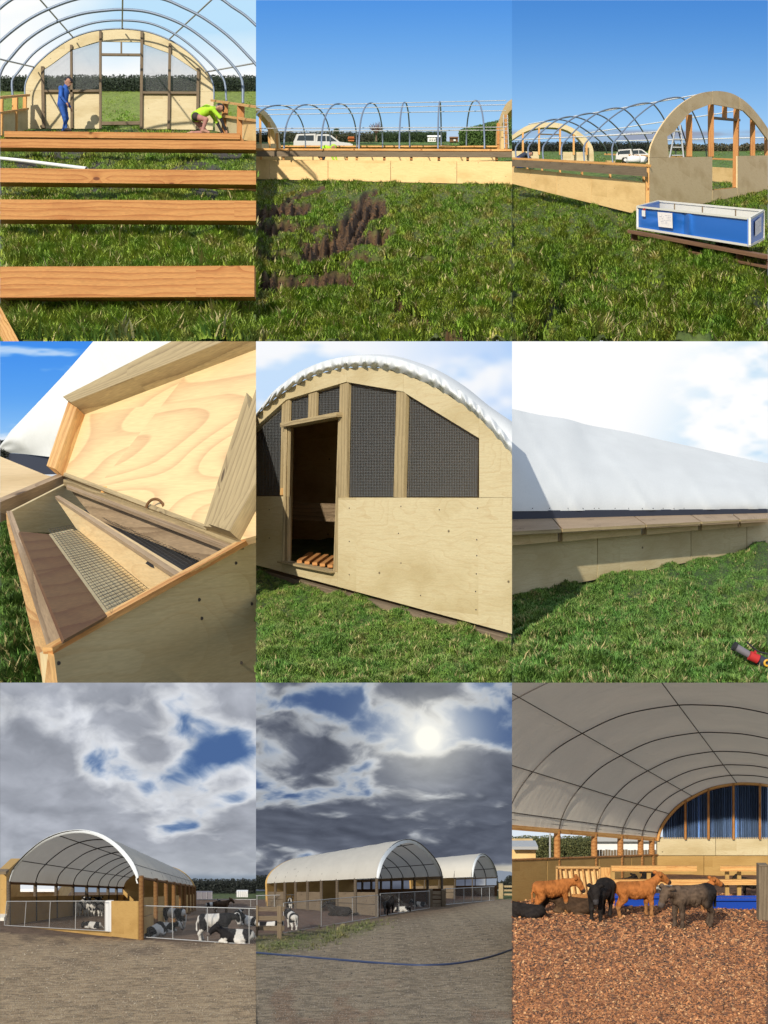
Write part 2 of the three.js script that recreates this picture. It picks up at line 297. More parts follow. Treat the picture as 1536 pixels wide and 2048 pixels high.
// foliage mass: many leaf-sized faces spread through a volume given by sampler() -> [point, leaf size, shade]
function foliage(n, sampler, col) {
  const tri = [], cl = [];
  for (let k = 0; k < n; k++) {
    const [p, s] = sampler(k), a = V(rr(-1, 1), rr(-1, 1), rr(-1, 1)).normalize(), b = a.clone().cross(V(rr(-1, 1), rr(-1, 1), rr(-1, 1))).normalize(), j = rr(0.6, 1.35), c = col(p);
    tri.push(p.clone().addScaledVector(a, s), p.clone().addScaledVector(b, s * 0.6), p.clone().addScaledVector(a, -s * 0.5).addScaledVector(b, -s * 0.3));
    for (let i = 0; i < 3; i++) cl.push(c[0] * j, c[1] * j, c[2] * j);
  }
  const g = soup(tri, new Array(tri.length * 2).fill(0)); g.setAttribute('color', new THREE.Float32BufferAttribute(cl, 3)); return g;
}
function withColor(g, c) { const n = g.attributes.position.count, a = new Float32Array(n * 3); for (let i = 0; i < n; i++) a.set(c, i * 3); g.setAttribute('color', new THREE.BufferAttribute(a, 3)); return g; }
// a belt of trees or a hedge between two outline points, with its own depth
function hedge(S, name, label, category, x0, x1, top, base, d, thick, n, leafPx, col, kind, group) {
  const s = leafPx * d / FOC, geo = [];
  const core = []; const N = 40; for (let i = 0; i <= N; i++) { const x = lerp(x0, x1, i / N); core.push([S.A(x, base(x), d + thick * 0.3), S.A(x, top(x) + leafPx * 1.6, d + thick * 0.4)]); }
  geo.push(withColor(skin([core.map(c => c[0]), core.map(c => c[1])], S.m), col(0.3)));
  geo.push(foliage(n, () => { const x = rr(x0, x1), f = rnd(), y = lerp(base(x), top(x) + leafPx * 0.3, f), dd = d + thick * rnd() * (f > 0.85 ? 1 : 0.35); return [S.A(x, y, dd).add(V(0, 0, 0)), s * rr(0.5, 1.2)]; }, () => col(rnd())));
  const t = thing(S, name, label, category, S.A((x0 + x1) / 2, base((x0 + x1) / 2), d), group, kind ? { kind } : {});
  t.add('foliage', geo, M.leaf);
  return t;
}
// ---------- bodies: tapered bones joined by a smooth minimum ----------
function sdfBody(bones, res, k, colorOf, fur = 0) {
  const lo = V(1e9, 1e9, 1e9), hi = V(-1e9, -1e9, -1e9);
  for (const b of bones) for (const [p, r] of [[b[0], b[2]], [b[1], b[3]]]) { lo.min(V(p.x - r, p.y - r, p.z - r)); hi.max(V(p.x + r, p.y + r, p.z + r)); }
  const c = lo.clone().add(hi).multiplyScalar(0.5), S = Math.max(hi.x - lo.x, hi.y - lo.y, hi.z - lo.z) / 2 * 1.12;
  const B = bones.map(b => { const ab = b[1].clone().sub(b[0]); return [b[0].x, b[0].y, b[0].z, ab.x, ab.y, ab.z, 1 / Math.max(1e-9, ab.lengthSq()), b[2], b[3] - b[2]]; });
  const dist = (x, y, z) => { let m = 1e9; for (let i = 0; i < B.length; i++) { const b = B[i], px = x - b[0], py = y - b[1], pz = z - b[2]; let t = (px * b[3] + py * b[4] + pz * b[5]) * b[6]; t = t < 0 ? 0 : t > 1 ? 1 : t; const dx = px - b[3] * t, dy = py - b[4] * t, dz = pz - b[5] * t, d = Math.sqrt(dx * dx + dy * dy + dz * dz) - b[7] - b[8] * t; const h = k - Math.abs(m - d); m = Math.min(m, d) - (h > 0 ? h * h / (4 * k) : 0); } return m; };
  const mc = new MarchingCubes(res, undefined, false, false, 60000); mc.isolation = 0;
  const half = res / 2;
  for (let z = 0; z < res; z++) for (let y = 0; y < res; y++) for (let x = 0; x < res; x++) mc.field[res * res * z + res * y + x] = -dist(c.x + (x - half) / half * S, c.y + (y - half) / half * S, c.z + (z - half) / half * S);
  mc.update();
  const n = mc.count, pos = new Float32Array(n * 3), nor = new Float32Array(n * 3), col = new Float32Array(n * 3), e = S / res * 0.7;
  for (let i = 0; i < n; i++) {
    const x = c.x + mc.positionArray[i * 3] * S, y = c.y + mc.positionArray[i * 3 + 1] * S, z = c.z + mc.positionArray[i * 3 + 2] * S;
    pos.set([x, y, z], i * 3);
    const q = V(dist(x + e, y, z) - dist(x - e, y, z), dist(x, y + e, z) - dist(x, y - e, z), dist(x, y, z + e) - dist(x, y, z - e)).normalize(); if (fur) { q.x += fur * (vn(x * 60 + z * 37, y * 28) - 0.5); q.y += fur * (vn(x * 55 + 9, y * 26 + z * 41) - 0.5); q.z += fur * (vn(z * 60 + y * 23, x * 40 + 5) - 0.5); q.normalize(); } nor.set([q.x, q.y, q.z], i * 3);
    let bi = 0, bd = 1e9; for (let j = 0; j < B.length; j++) { const b = B[j], px = x - b[0], py = y - b[1], pz = z - b[2]; let t = clamp((px * b[3] + py * b[4] + pz * b[5]) * b[6]); const d = Math.hypot(px - b[3] * t, py - b[4] * t, pz - b[5] * t) - b[7] - b[8] * t; if (d < bd) { bd = d; bi = j; } }
    col.set(colorOf(bones[bi][4], x, y, z), i * 3);
  }
  const g = new THREE.BufferGeometry(); g.setAttribute('position', new THREE.BufferAttribute(pos, 3)); g.setAttribute('normal', new THREE.BufferAttribute(nor, 3)); g.setAttribute('uv', new THREE.BufferAttribute(new Float32Array(n * 2), 2)); g.setAttribute('color', new THREE.BufferAttribute(col, 3));
  // winding: make faces agree with the normals
  for (let i = 0; i < n; i += 3) { const P = j => V(pos[(i + j) * 3], pos[(i + j) * 3 + 1], pos[(i + j) * 3 + 2]), a = P(0), b = P(1), d = P(2), fn = b.clone().sub(a).cross(d.clone().sub(a)); if (fn.x * nor[i * 3] + fn.y * nor[i * 3 + 1] + fn.z * nor[i * 3 + 2] < 0) for (const arr of [pos, nor, col]) for (let q = 0; q < 3; q++) { const t = arr[(i + 1) * 3 + q]; arr[(i + 1) * 3 + q] = arr[(i + 2) * 3 + q]; arr[(i + 2) * 3 + q] = t; } }
  return g;
}
const hand = (w, dir, side, tag) => { // palm and five curled fingers at wrist w, pointing along dir
  const d = dir.clone().normalize(), s = side.clone().normalize(), n = d.clone().cross(s), o = [], at = (a, b, c) => w.clone().addScaledVector(d, a).addScaledVector(s, b).addScaledVector(n, c);
  o.push([at(0, 0, 0), at(0.075, 0, 0), 0.026, 0.03, tag]);
  [-0.03, -0.01, 0.01, 0.03].forEach((b, i) => { const L = [0.07, 0.082, 0.078, 0.06][i]; o.push([at(0.08, b, 0), at(0.08 + L * 0.5, b * 1.1, 0.012), 0.011, 0.01, tag]); o.push([at(0.08 + L * 0.5, b * 1.1, 0.012), at(0.08 + L * 0.85, b * 1.1, 0.04), 0.01, 0.008, tag]); });
  o.push([at(0.025, -0.03, 0), at(0.065, -0.06, 0.015), 0.013, 0.011, tag]); o.push([at(0.065, -0.06, 0.015), at(0.1, -0.06, 0.03), 0.011, 0.009, tag]);
  return o;
};
// ---------- calves ----------
const COAT = {
  friesian: (sd, wh) => (tag, x, y, z) => { // black with a white saddle, belly, stockings and blaze; sd shifts the pattern, wh widens the white
    const n = vn(x * 5 + sd * 7.3 + z * 3, y * 5 + sd * 3.1) - 0.5, W = [0.52, 0.50, 0.46], K = [0.013, 0.012, 0.013], h = y < 0.42 && tag === 'body' && x > -0.3 ? y + 0.42 : y;
    if (tag === 'leg') return y < 0.05 ? [0.05, 0.045, 0.04] : h < 0.40 + 0.2 * n ? W : K;
    if (tag === 'muzzle') return [0.10, 0.085, 0.08];
    if (tag === 'ear') return K;
    if (tag === 'head') return Math.abs(z) < 0.03 ? W : K;
    const c = 0.10 * Math.sin(sd * 5), half = wh * 0.34 + 0.16 * n;
    return Math.abs(x - c) < half || x < -0.43 + 0.1 * n ? W : K;
  },
  red: () => (tag, x, y, z) => { const n = 0.8 + 0.45 * vn(x * 14, y * 22 + z * 9); const c = tag === 'leg' && y < 0.3 ? [0.34, 0.16, 0.06] : tag === 'muzzle' ? [0.05, 0.03, 0.022] : tag === 'hoof' ? [0.05, 0.04, 0.03] : [0.36, 0.125, 0.032]; return c.map(v => v * n); },
  black: () => (tag, x, y, z) => { const n = 0.7 + 0.6 * vn(x * 16, y * 20 + z * 9); return (tag === 'muzzle' ? [0.05, 0.045, 0.045] : [0.019, 0.015, 0.013]).map(v => v * n); },
  greybrown: () => (tag, x, y, z) => { const n = 0.65 + 0.7 * vn(x * 18, y * 26 + z * 9), r = sst(-0.12, -0.28, x); const c = tag === 'muzzle' ? [0.09, 0.07, 0.06] : tag === 'leg' ? [0.085, 0.058, 0.04] : mixc([0.105, 0.070, 0.046], [0.016, 0.013, 0.012], r); return c.map(v => v * n); },
  umber: () => (tag, x, y, z) => { const n = 0.6 + 0.7 * vn(x * 15, y * 22 + z * 9); return (tag === 'muzzle' ? [0.05, 0.04, 0.035] : tag === 'leg' ? [0.11, 0.065, 0.035] : [0.062, 0.036, 0.020]).map(v => v * n); },
};
// facing +x, 0.82 m at the withers; yaw/dip turn and lower the head
function calfGeo(pose, coat, yaw = 0, dip = 0, res = 70) {
  const b = [], lie = pose === 'lie', Y = lie ? -0.42 : 0;
  const q = new THREE.Quaternion().setFromEuler(new THREE.Euler(0, yaw, -dip, 'YZX')), piv = V(0.34, 0.70 + Y, 0), T = p => p.sub(piv).applyQuaternion(q).add(piv);
  b.push([V(-0.34, 0.655 + Y, 0), V(-0.02, 0.595 + Y, 0), 0.165, 0.190, 'body'], [V(-0.02, 0.595 + Y, 0), V(0.28, 0.62 + Y, 0), 0.190, 0.182, 'body'], [V(-0.33, 0.76 + Y, 0), V(0.30, 0.765 + Y, 0), 0.045, 0.05, 'body'], [V(0.30, 0.60 + Y, 0), V(0.38, 0.57 + Y, 0), 0.12, 0.085, 'body']);
  b.push([V(0.32, 0.70 + Y, 0), T(V(0.52, 0.86 + Y, 0)), 0.125, 0.085, 'neck'], [T(V(0.55, 0.915 + Y, 0)), T(V(0.64, 0.87 + Y, 0)), 0.098, 0.085, 'head'], [T(V(0.64, 0.87 + Y, 0)), T(V(0.77, 0.79 + Y, 0)), 0.080, 0.056, 'head'], [T(V(0.77, 0.79 + Y, 0)), T(V(0.80, 0.772 + Y, 0)), 0.060, 0.054, 'muzzle']);
  for (const s of [-1, 1]) {
    b.push([T(V(0.53, 0.965 + Y, 0.07 * s)), T(V(0.49, 0.965 + Y, 0.13 * s)), 0.022, 0.038, 'ear'], [T(V(0.49, 0.965 + Y, 0.13 * s)), T(V(0.47, 0.945 + Y, 0.20 * s)), 0.038, 0.012, 'ear']);
    if (!lie) {
      const f = s * 0.03;
      b.push([V(0.29, 0.58, 0.095 * s), V(0.30 + f, 0.31, 0.088 * s), 0.092, 0.052, 'leg'], [V(0.30 + f, 0.31, 0.088 * s), V(0.295 + f, 0.09, 0.086 * s), 0.048, 0.036, 'leg'], [V(0.295 + f, 0.09, 0.086 * s), V(0.315 + f, 0.034, 0.086 * s), 0.040, 0.044, 'leg']);
      b.push([V(-0.34, 0.66, 0.085 * s), V(-0.30 - f, 0.46, 0.105 * s), 0.135, 0.095, 'body'], [V(-0.30 - f, 0.46, 0.105 * s), V(-0.43 - f, 0.275, 0.09 * s), 0.084, 0.048, 'leg'], [V(-0.43 - f, 0.275, 0.09 * s), V(-0.40 - f, 0.09, 0.086 * s), 0.046, 0.035, 'leg'], [V(-0.40 - f, 0.09, 0.086 * s), V(-0.375 - f, 0.034, 0.086 * s), 0.040, 0.044, 'leg']);
    } else {
      b.push([V(0.26, 0.17, 0.11 * s), V(0.44, 0.07, 0.14 * s), 0.075, 0.042, 'leg'], [V(0.44, 0.07, 0.14 * s), V(0.24, 0.04, 0.16 * s), 0.04, 0.03, 'leg']);
      b.push([V(-0.30, 0.18, 0.13 * s), V(-0.05, 0.12, 0.20 * s), 0.12, 0.07, 'body'], [V(-0.05, 0.12, 0.20 * s), V(-0.28, 0.045, 0.22 * s), 0.06, 0.035, 'leg'], [V(-0.28, 0.045, 0.22 * s), V(-0.10, 0.035, 0.24 * s), 0.033, 0.03, 'leg']);
    }
  }
  if (!lie) b.push([V(-0.47, 0.74, 0), V(-0.535, 0.55, 0.01), 0.026, 0.018, 'body'], [V(-0.535, 0.55, 0.01), V(-0.53, 0.36, 0.02), 0.018, 0.03, 'body']);
  else b.push([V(-0.46, 0.30, 0), V(-0.56, 0.12, 0.05), 0.026, 0.018, 'body'], [V(-0.56, 0.12, 0.05), V(-0.60, 0.04, 0.12), 0.018, 0.026, 'body']);
  return sdfBody(b, res, 0.034, coat, 0.9);
}
function calf(S, x, y, hpx, pose, coat, turn, head, dip, label, group, dd = 0) {
  const p = S.G(x, y); const d = -p.z + dd; p.copy(S.A(x, y, d)); const k = hpx * d / FOC / (pose === 'lie' ? 0.55 : 1.0);
  const g = calfGeo(pose, coat, head, dip); g.rotateY(turn); g.scale(k, k, k); g.translate(p.x, p.y, p.z);
  const e = clip(g, S.cuts); if (!e) return;
  e.translate(-p.x, -p.y, -p.z);
  const m = shadows(new THREE.Mesh(e, M.fur)); m.name = numbered('calf'); m.position.copy(p); m.userData = { label, category: 'calf', group }; scene.add(m);
}
// ---------- people (facing +x) ----------
function person(S, p, k, turn, J, wear, label, extra = []) {
  const b = [], { pelvis, chest, neck, head } = J, tag = wear;
  b.push([pelvis, chest, 0.155, 0.165, 'torso'], [chest, neck, 0.13, 0.075, 'torso'], [neck, head, 0.055, 0.06, 'skin']);
  const f = J.face.clone().normalize(), up = J.crown.clone().normalize(), sd = up.clone().cross(f).normalize(), H = (a, c, s) => head.clone().addScaledVector(f, a).addScaledVector(up, c).addScaledVector(sd, s);
  b.push([H(0, 0.03, 0), H(0.02, 0.09, 0), 0.092, 0.098, 'skin'], [H(0.045, -0.01, 0), H(0.06, -0.04, 0), 0.055, 0.045, 'skin'], [H(0.10, 0.045, 0), H(0.125, 0.015, 0), 0.014, 0.018, 'skin'], [H(0.095, -0.03, -0.02), H(0.095, -0.03, 0.02), 0.012, 0.012, 'lip']);
  for (const s of [-1, 1]) b.push([H(-0.005, 0.05, 0.095 * s), H(-0.015, 0.02, 0.095 * s), 0.016, 0.012, 'skin'], [H(0.09, 0.055, 0.035 * s), H(0.092, 0.055, 0.036 * s), 0.013, 0.013, 'eye']);
  b.push([H(-0.05, 0.10, 0), H(0.0, 0.14, 0), 0.085, 0.082, 'cap'], [H(0.03, 0.12, 0), H(0.045, 0.12, 0), 0.082, 0.082, 'cap'], [H(0.10, 0.105, -0.04), H(0.10, 0.105, 0.04), 0.02, 0.02, 'cap'], [H(0.15, 0.095, -0.025), H(0.15, 0.095, 0.025), 0.016, 0.016, 'cap'], [H(-0.07, 0.04, 0), H(-0.06, 0.08, 0), 0.07, 0.07, 'hair']);
  const hands = [];
  for (const [sh, el, wr, side] of J.arms) { b.push([sh, el, 0.07, 0.052, 'sleeve'], [el, wr, 0.05, 0.036, 'cuff'], [chest, sh, 0.10, 0.075, 'torso']); hands.push(hand(wr, wr.clone().sub(el), side, 'skin')); }
  for (const [hp, kn, an, toe] of J.legs) b.push([hp, kn, 0.105, 0.068, 'thigh'], [kn, an, 0.068, 0.045, 'shin'], [an, toe, 0.05, 0.042, 'boot'], [pelvis, hp, 0.14, 0.115, 'hip']);
  const col = (t, x, y, z) => { const c = tag[t] || tag.torso, n = 0.88 + 0.24 * vn(x * 17 + 3, y * 13 + z * 11); return c.map(v => v * n); };
  let g = mergeGeometries([sdfBody(b, 96, 0.03, col), ...hands.map(h => sdfBody(h, 34, 0.008, col))]);
  g.rotateY(turn); g.scale(k, k, k); g.translate(p.x, p.y, p.z);
  g = clip(g, S.cuts); g.translate(-p.x, -p.y, -p.z);
  const m = shadows(new THREE.Mesh(g, M.body)); m.name = numbered('person'); m.position.copy(p); m.userData = { label, category: 'person' }; scene.add(m); return m;
}
const SKIN = { skin: [0.42, 0.22, 0.15], lip: [0.32, 0.13, 0.10], eye: [0.03, 0.025, 0.02], hair: [0.20, 0.17, 0.15] };
const WALK = { // upright, mid-step, arms hanging
  pelvis: V(-0.02, 0.95, 0), chest: V(0.03, 1.28, 0), neck: V(0.10, 1.48, 0), head: V(0.16, 1.57, 0), face: V(0.93, -0.35, 0), crown: V(0.35, 0.93, 0),
  arms: [[V(0.03, 1.38, -0.20), V(-0.01, 1.10, -0.25), V(0.14, 0.88, -0.22), V(0, 0, 1)], [V(0.03, 1.38, 0.20), V(0.06, 1.10, 0.26), V(0.22, 0.90, 0.22), V(0, 0, 1)]],
  legs: [[V(-0.02, 0.90, -0.10), V(0.07, 0.50, -0.11), V(-0.06, 0.09, -0.11), V(0.10, 0.045, -0.12)], [V(-0.02, 0.90, 0.10), V(0.10, 0.49, 0.11), V(0.17, 0.09, 0.11), V(0.34, 0.045, 0.12)]],
};
const KNEEL = { // down on one knee, leaning forward, one arm reaching to the ground
  pelvis: V(-0.22, 0.56, 0), chest: V(0.10, 0.76, 0), neck: V(0.30, 0.80, 0), head: V(0.42, 0.80, 0), face: V(0.62, -0.78, 0.1), crown: V(0.78, 0.62, 0),
  arms: [[V(0.22, 0.75, -0.20), V(0.42, 0.46, -0.24), V(0.56, 0.17, -0.20), V(0, 0, 1)], [V(0.24, 0.75, 0.20), V(0.48, 0.48, 0.26), V(0.64, 0.14, 0.22), V(0, 0, 1)]],
  legs: [[V(-0.24, 0.50, -0.12), V(0.08, 0.12, -0.14), V(-0.34, 0.10, -0.14), V(-0.46, 0.06, -0.14)], [V(-0.24, 0.50, 0.14), V(0.06, 0.42, 0.20), V(-0.04, 0.09, 0.18), V(0.14, 0.045, 0.19)]],
};
// ---------- utility vehicle with a canopy, facing +x, 5.2 m long ----------
function ute(S, p, k, turn, label, group) {
  const t = thing(S, 'utility_truck', label, 'truck', p, group), put = g => { g.rotateY(turn); g.scale(k, k, k); g.translate(p.x, p.y, p.z); return plain(g); };
  const sh = pts => { const s = new THREE.Shape(); pts.forEach(([x, y], i) => i ? s.lineTo(x, y) : s.moveTo(x, y)); return s; };
  const ext = (pts, w, bev = 0.05) => { const g = new THREE.ExtrudeGeometry(sh(pts), { depth: w - 2 * bev, bevelEnabled: true, bevelThickness: bev, bevelSize: bev, bevelSegments: 2 }); g.translate(0, 0, -w / 2 + bev); return g; };
  const dirtyWhite = M.dirtyWhite || std('dirtyWhite', { color: L3(0.52, 0.51, 0.48), roughness: 0.4 });
  const body = t.add('body', put(ext([[-2.55, 0.5], [-2.55, 1.0], [0.95, 1.02], [1.5, 1.0], [2.4, 0.9], [2.58, 0.7], [2.58, 0.45], [2.1, 0.4], [1.95, 0.72], [1.25, 0.72], [1.1, 0.4], [-0.9, 0.4], [-1.05, 0.72], [-1.75, 0.72], [-1.9, 0.45]], 1.78)), dirtyWhite);
  const cab = t.add('cabin', put(ext([[-0.62, 1.02], [-0.55, 1.66], [0.35, 1.70], [0.72, 1.6], [1.5, 1.02]], 1.6)), dirtyWhite);
  const can = t.add('canopy', put(ext([[-2.56, 1.02], [-2.28, 1.66], [-0.68, 1.72], [-0.68, 1.02]], 1.66)), dirtyWhite);
  for (const s of [-1, 1]) {
    const pan = (pts, z) => { const g = ext(pts, 0.03, 0.005); g.translate(0, 0, s * z); return put(g); };
    t.add('window', pan([[-2.3, 1.12], [-2.14, 1.56], [-0.82, 1.6], [-0.82, 1.12]], 0.83), M.glass, can);
    t.add('window', pan([[-0.5, 1.1], [-0.46, 1.56], [0.22, 1.58], [0.24, 1.1]], 0.80), M.glass, cab);
    t.add('window', pan([[0.32, 1.1], [0.30, 1.58], [0.62, 1.54], [1.22, 1.1]], 0.80), M.glass, cab);
    const bx = new THREE.BoxGeometry(0.16, 0.14, 0.3); bx.translate(2.52, 0.82, s * 0.68); t.add('headlight', put(bx), M.cream, body);
    for (const wx of [-1.4, 1.6]) { const w = new THREE.TorusGeometry(0.27, 0.11, 10, 22); w.translate(wx, 0.38, s * 0.78); const ty = t.add('tyre', put(w), M.black); const r = new THREE.CylinderGeometry(0.2, 0.2, 0.12, 16); r.rotateX(Math.PI / 2); r.translate(wx, 0.38, s * 0.8); t.add('rim', put(r), M.galv, ty); }
  }
  const ws = new THREE.BoxGeometry(0.03, 0.72, 1.3); ws.rotateZ(0.96); ws.translate(1.13, 1.34, 0); t.add('windscreen', put(ws), M.glass, cab);
  for (const z of [-0.6, -0.2, 0.2, 0.6]) { const r = new THREE.BoxGeometry(1.4, 0.05, 0.06); r.translate(-1.45, 1.82, z); t.add('roof_rack_bar', put(r), M.black, can); }
  for (const x of [-2.0, -0.95]) { const r = new THREE.BoxGeometry(0.06, 0.09, 1.3); r.translate(x, 1.76, 0); t.add('roof_rack_bar', put(r), M.black, can); }
  const bp = new THREE.BoxGeometry(0.14, 0.22, 1.7); bp.translate(2.6, 0.5, 0); t.add('bumper', put(bp), M.black, body);
}
// wire mesh over a flat outline: wires follow the two directions of the sheet
function meshSheet(W, poly, nx, ny, r) {
  const xs = poly.map(p => p[0]), ys = poly.map(p => p[1]), x0 = Math.min(...xs), x1 = Math.max(...xs), y0 = Math.min(...ys), y1 = Math.max(...ys), out = [];
  const cut = (vert, c) => { const hit = []; poly.forEach((a, i) => { const b = poly[(i + 1) % poly.length], u = vert ? 0 : 1, v = 1 - u; if ((a[u] - c) * (b[u] - c) < 0) hit.push(a[v] + (b[v] - a[v]) * (c - a[u]) / (b[u] - a[u])); }); return hit.sort((a, b) => a - b); };
  for (let i = 1; i < nx; i++) { const x = lerp(x0, x1, i / nx), h = cut(true, x); if (h.length > 1) out.push(rod(W(x, h[0]), W(x, h[1]), r, 3)); }
  for (let i = 1; i < ny; i++) { const y = lerp(y0, y1, i / ny), h = cut(false, y); if (h.length > 1) out.push(rod(W(h[0], y), W(h[1], y), r, 3)); }
  return out;
}
// chain-link between two upright edges: diagonal wires
function chainLink(a0, a1, b0, b1, n, r) { // a0 bottom, a1 top of one edge; b0, b1 of the other
  const out = [], P = (u, v) => a0.clone().lerp(b0, u).lerp(a1.clone().lerp(b1, u), v), asp = a0.distanceTo(b0) / a0.distanceTo(a1), N = Math.round(n * asp);
  for (let i = -n; i < N; i++) for (const s of [0, 1]) { let u0 = i / N, u1 = (i + n) / N, v0 = 0, v1 = 1; if (u1 <= 0 || u0 >= 1) continue; if (u0 < 0) { v0 = -u0 / (u1 - u0); u0 = 0; } if (u1 > 1) { v1 = v0 + (1 - v0) * (1 - u0) / (u1 - u0); u1 = 1; } out.push(s ? rod(P(u0, v0), P(u1, v1), r, 3) : rod(P(u0, 1 - v0), P(u1, 1 - v1), r, 3)); }
  return out;
}
// ================= paddock 1: inside the unfinished hoop shed =================
{
  const S = site(0, 0, { dn: 250, dh: 1000, vx: 735, vy: 520, m: 9 }), A = S.A, u = S.u;
  skyBackdrop(S, 1003, 620, 384, 155, (x, y) => { const b = sst(150, 1000, x + y * 0.3) * sst(520, 60, y), n = fbm(x / 300, y / 120, 3); return mixc([254, 254, 253], [186, 224, 250], clamp(b * 1.25 + (n - 0.5) * 0.35)); });
  const bump = (x, y) => 0.35 * (fbm(x / 130, y / 60, 3) - 0.5) * sst(780, 1000, y);
  const soil = (x, y) => fbm(x / 150 + 4, y / 45, 3) > 0.60 && y > 860 && y < 1200;
  groundSheet(S, 'paddock', 2075, 536, 90, 120, bump, (x, y) => y < 770 ? [0.22, 0.30, 0.05] : soil(x, y) ? [0.055, 0.05, 0.045] : mixc([0.05, 0.085, 0.02], [0.10, 0.15, 0.03], fbm(x / 90, y / 40, 3)));
  const gcol = (x, y) => { const dry = sst(0.58, 0.75, fbm(x / 60 + 9, y / 50, 2)); return mixc(mixc([0.17, 0.25, 0.03], [0.36, 0.44, 0.05], rnd()), [0.40, 0.34, 0.11], dry * 0.45); };
  grass(S, 52000, 0, 1536, 835, 2060, bump, (x, y) => soil(x, y) && rnd() < 0.8 ? null : [lerp(22, 78, sst(850, 2040, y)), gcol(x, y)], 'rough pasture grass under and between the shed joists');
  grass(S, 9000, 0, 1536, 545, 840, bump, (x, y) => [lerp(5, 16, sst(545, 840, y)), mixc([0.20, 0.30, 0.03], [0.36, 0.46, 0.05], rnd())], 'sunlit pasture grass beyond the shed end wall');
  hedge(S, 'shelter_belt', 'tall dark shelter belt of trees behind the arched end wall', 'trees', -20, 1560, x => 448 + 16 * fbm(x / 22, 1, 3) - 10 * vn(x / 7, 3), () => 546, 940, 40, 16000, 9, r => mixc([0.014, 0.026, 0.012], [0.035, 0.055, 0.025], r), 'stuff');
  // the shed frame
  const t = thing(S, 'hoop_shed_frame', 'open hoop shed frame with timber joists, plywood arch end wall and steel hoops', 'shed frame', A(735, 790, 640));
  const DW = 658, W = (x, y) => A(x, y, DW), th = u(10, DW), m = S.m * 1.4;
  const arch = smoothLine([[150, 600], [153, 500], [200, 410], [262, 345], [335, 288], [430, 230], [520, 196], [600, 180], [725, 172], [858, 185], [960, 215], [1060, 262], [1140, 320], [1210, 390], [1262, 460], [1282, 530], [1283, 600]], 48);
  const seg = (a, b) => arch.filter(p => p[0] >= a && p[0] <= b);
  const wall = (pts, n = 'plywood_panel', mt = M.plyGreen) => t.add(n, plate(pts.map(p => W(p[0], p[1])), [], th, m), mt);
  wall([[152, 540], ...seg(0, 599).filter(p => p[1] < 540), [600, 181], [600, 248], [425, 300], [310, 385], [257, 420], [257, 540]]);
  wall([[601, 181], ...seg(602, 857), [858, 186], [858, 262], [850, 252], [601, 248]]);
  wall([[859, 186], ...seg(860, 1400).filter(p => p[1] < 549), [1283, 550], [1185, 550], [1185, 430], [1020, 320], [859, 263]]);
  wall([[152, 541], [425, 541], [425, 772], [165, 772]]); wall([[427, 541], [600, 541], [600, 772], [427, 772]]);
  wall([[850, 551], [1012, 551], [1012, 776], [850, 774]]); wall([[1014, 551], [1283, 551], [1277, 780], [1014, 776]]);
  const stud = (x0, y0, x1, y1, w, n = 'stud', mt = M.weathered) => t.add(n, bar(A(x0, y0, DW - th), A(x1, y1, DW - th), u(w, DW), u(w, DW), S.m), mt);
  stud(256, 400, 262, 770, 18); stud(428, 270, 431, 770, 14); stud(603, 185, 603, 772, 14); stud(852, 190, 847, 774, 16); stud(1020, 262, 1012, 774, 15); stud(1190, 410, 1184, 778, 16); stud(728, 250, 728, 325, 9);
  stud(612, 328, 846, 330, 14, 'door_head'); stud(612, 742, 840, 740, 20, 'door_sill'); stud(265, 548, 597, 546, 14, 'rail'); stud(858, 556, 1180, 558, 14, 'rail');
  t.add('wire_mesh', meshSheet((x, y) => A(x, y, DW + th * 1.5), [[257, 540], [257, 420], [425, 300], [597, 248], [597, 540]], 62, 60, u(0.55, DW)), M.wire);
  t.add('wire_mesh', meshSheet((x, y) => A(x, y, DW + th * 1.5), [[855, 550], [858, 263], [1020, 320], [1183, 430], [1180, 550]], 60, 58, u(0.55, DW)), M.wire);
  // steel hoops
  const hoops = [[arch, 652], [[[75, 572], [74, 480], [105, 438], [200, 322], [330, 230], [480, 160], [600, 130], [735, 122], [900, 140], [1050, 205], [1200, 320], [1300, 420], [1345, 485], [1358, 605]], 630], [[[-12, 590], [-14, 500], [20, 400], [60, 350], [150, 250], [300, 150], [480, 85], [640, 62], [740, 57], [900, 75], [1100, 150], [1250, 255], [1390, 385], [1450, 475], [1458, 618]], 597], [[[-90, 480], [-60, 320], [0, 250], [150, 130], [290, 55], [480, -10], [740, -34], [980, -5], [1100, 45], [1200, 95], [1350, 200], [1470, 315], [1560, 430], [1590, 650]], 563], [[[-120, 200], [0, 50], [150, -40], [740, -130], [1300, -20], [1395, 42], [1470, 92], [1560, 175]], 521]];
  for (const [h, d] of hoops) t.add('hoop', tube(h.map(p => A(p[0], p[1], d)), u(d > 640 ? 5 : d > 620 ? 7 : 9, d), 60), M.steelBlue);
  for (const [a, b, c, e] of [[736, -20, 733, 172], [225, -20, 440, 226], [1290, -20, 1010, 240], [-30, 348, 207, 403], [1560, 373, 1228, 433]]) t.add('purlin', rod(A(a, b, 560), A(c, e, 655), u(5, 600)), M.galv);
  // side walls
  const post = (x, y0, y1, d, w, mt) => t.add('post', bar(A(x, y0, d), A(x - 4, y1, d), u(w, d), u(w, d), S.m), mt);
  t.add('top_plate', bar(A(1275, 603, 652), A(1570, 646, 560), u(26, 600), u(14, 600), S.m), M.pinePale); t.add('top_plate', bar(A(-30, 588, 560), A(168, 571, 652), u(26, 600), u(14, 600), S.m), M.pine);
  post(1352, 612, 805, 628, 34, M.pineOrange); post(1446, 630, 850, 600, 42, M.pineOrange); post(92, 585, 785, 628, 30, M.pine); post(6, 592, 815, 600, 26, M.pine); post(150, 575, 780, 652, 20, M.pine);
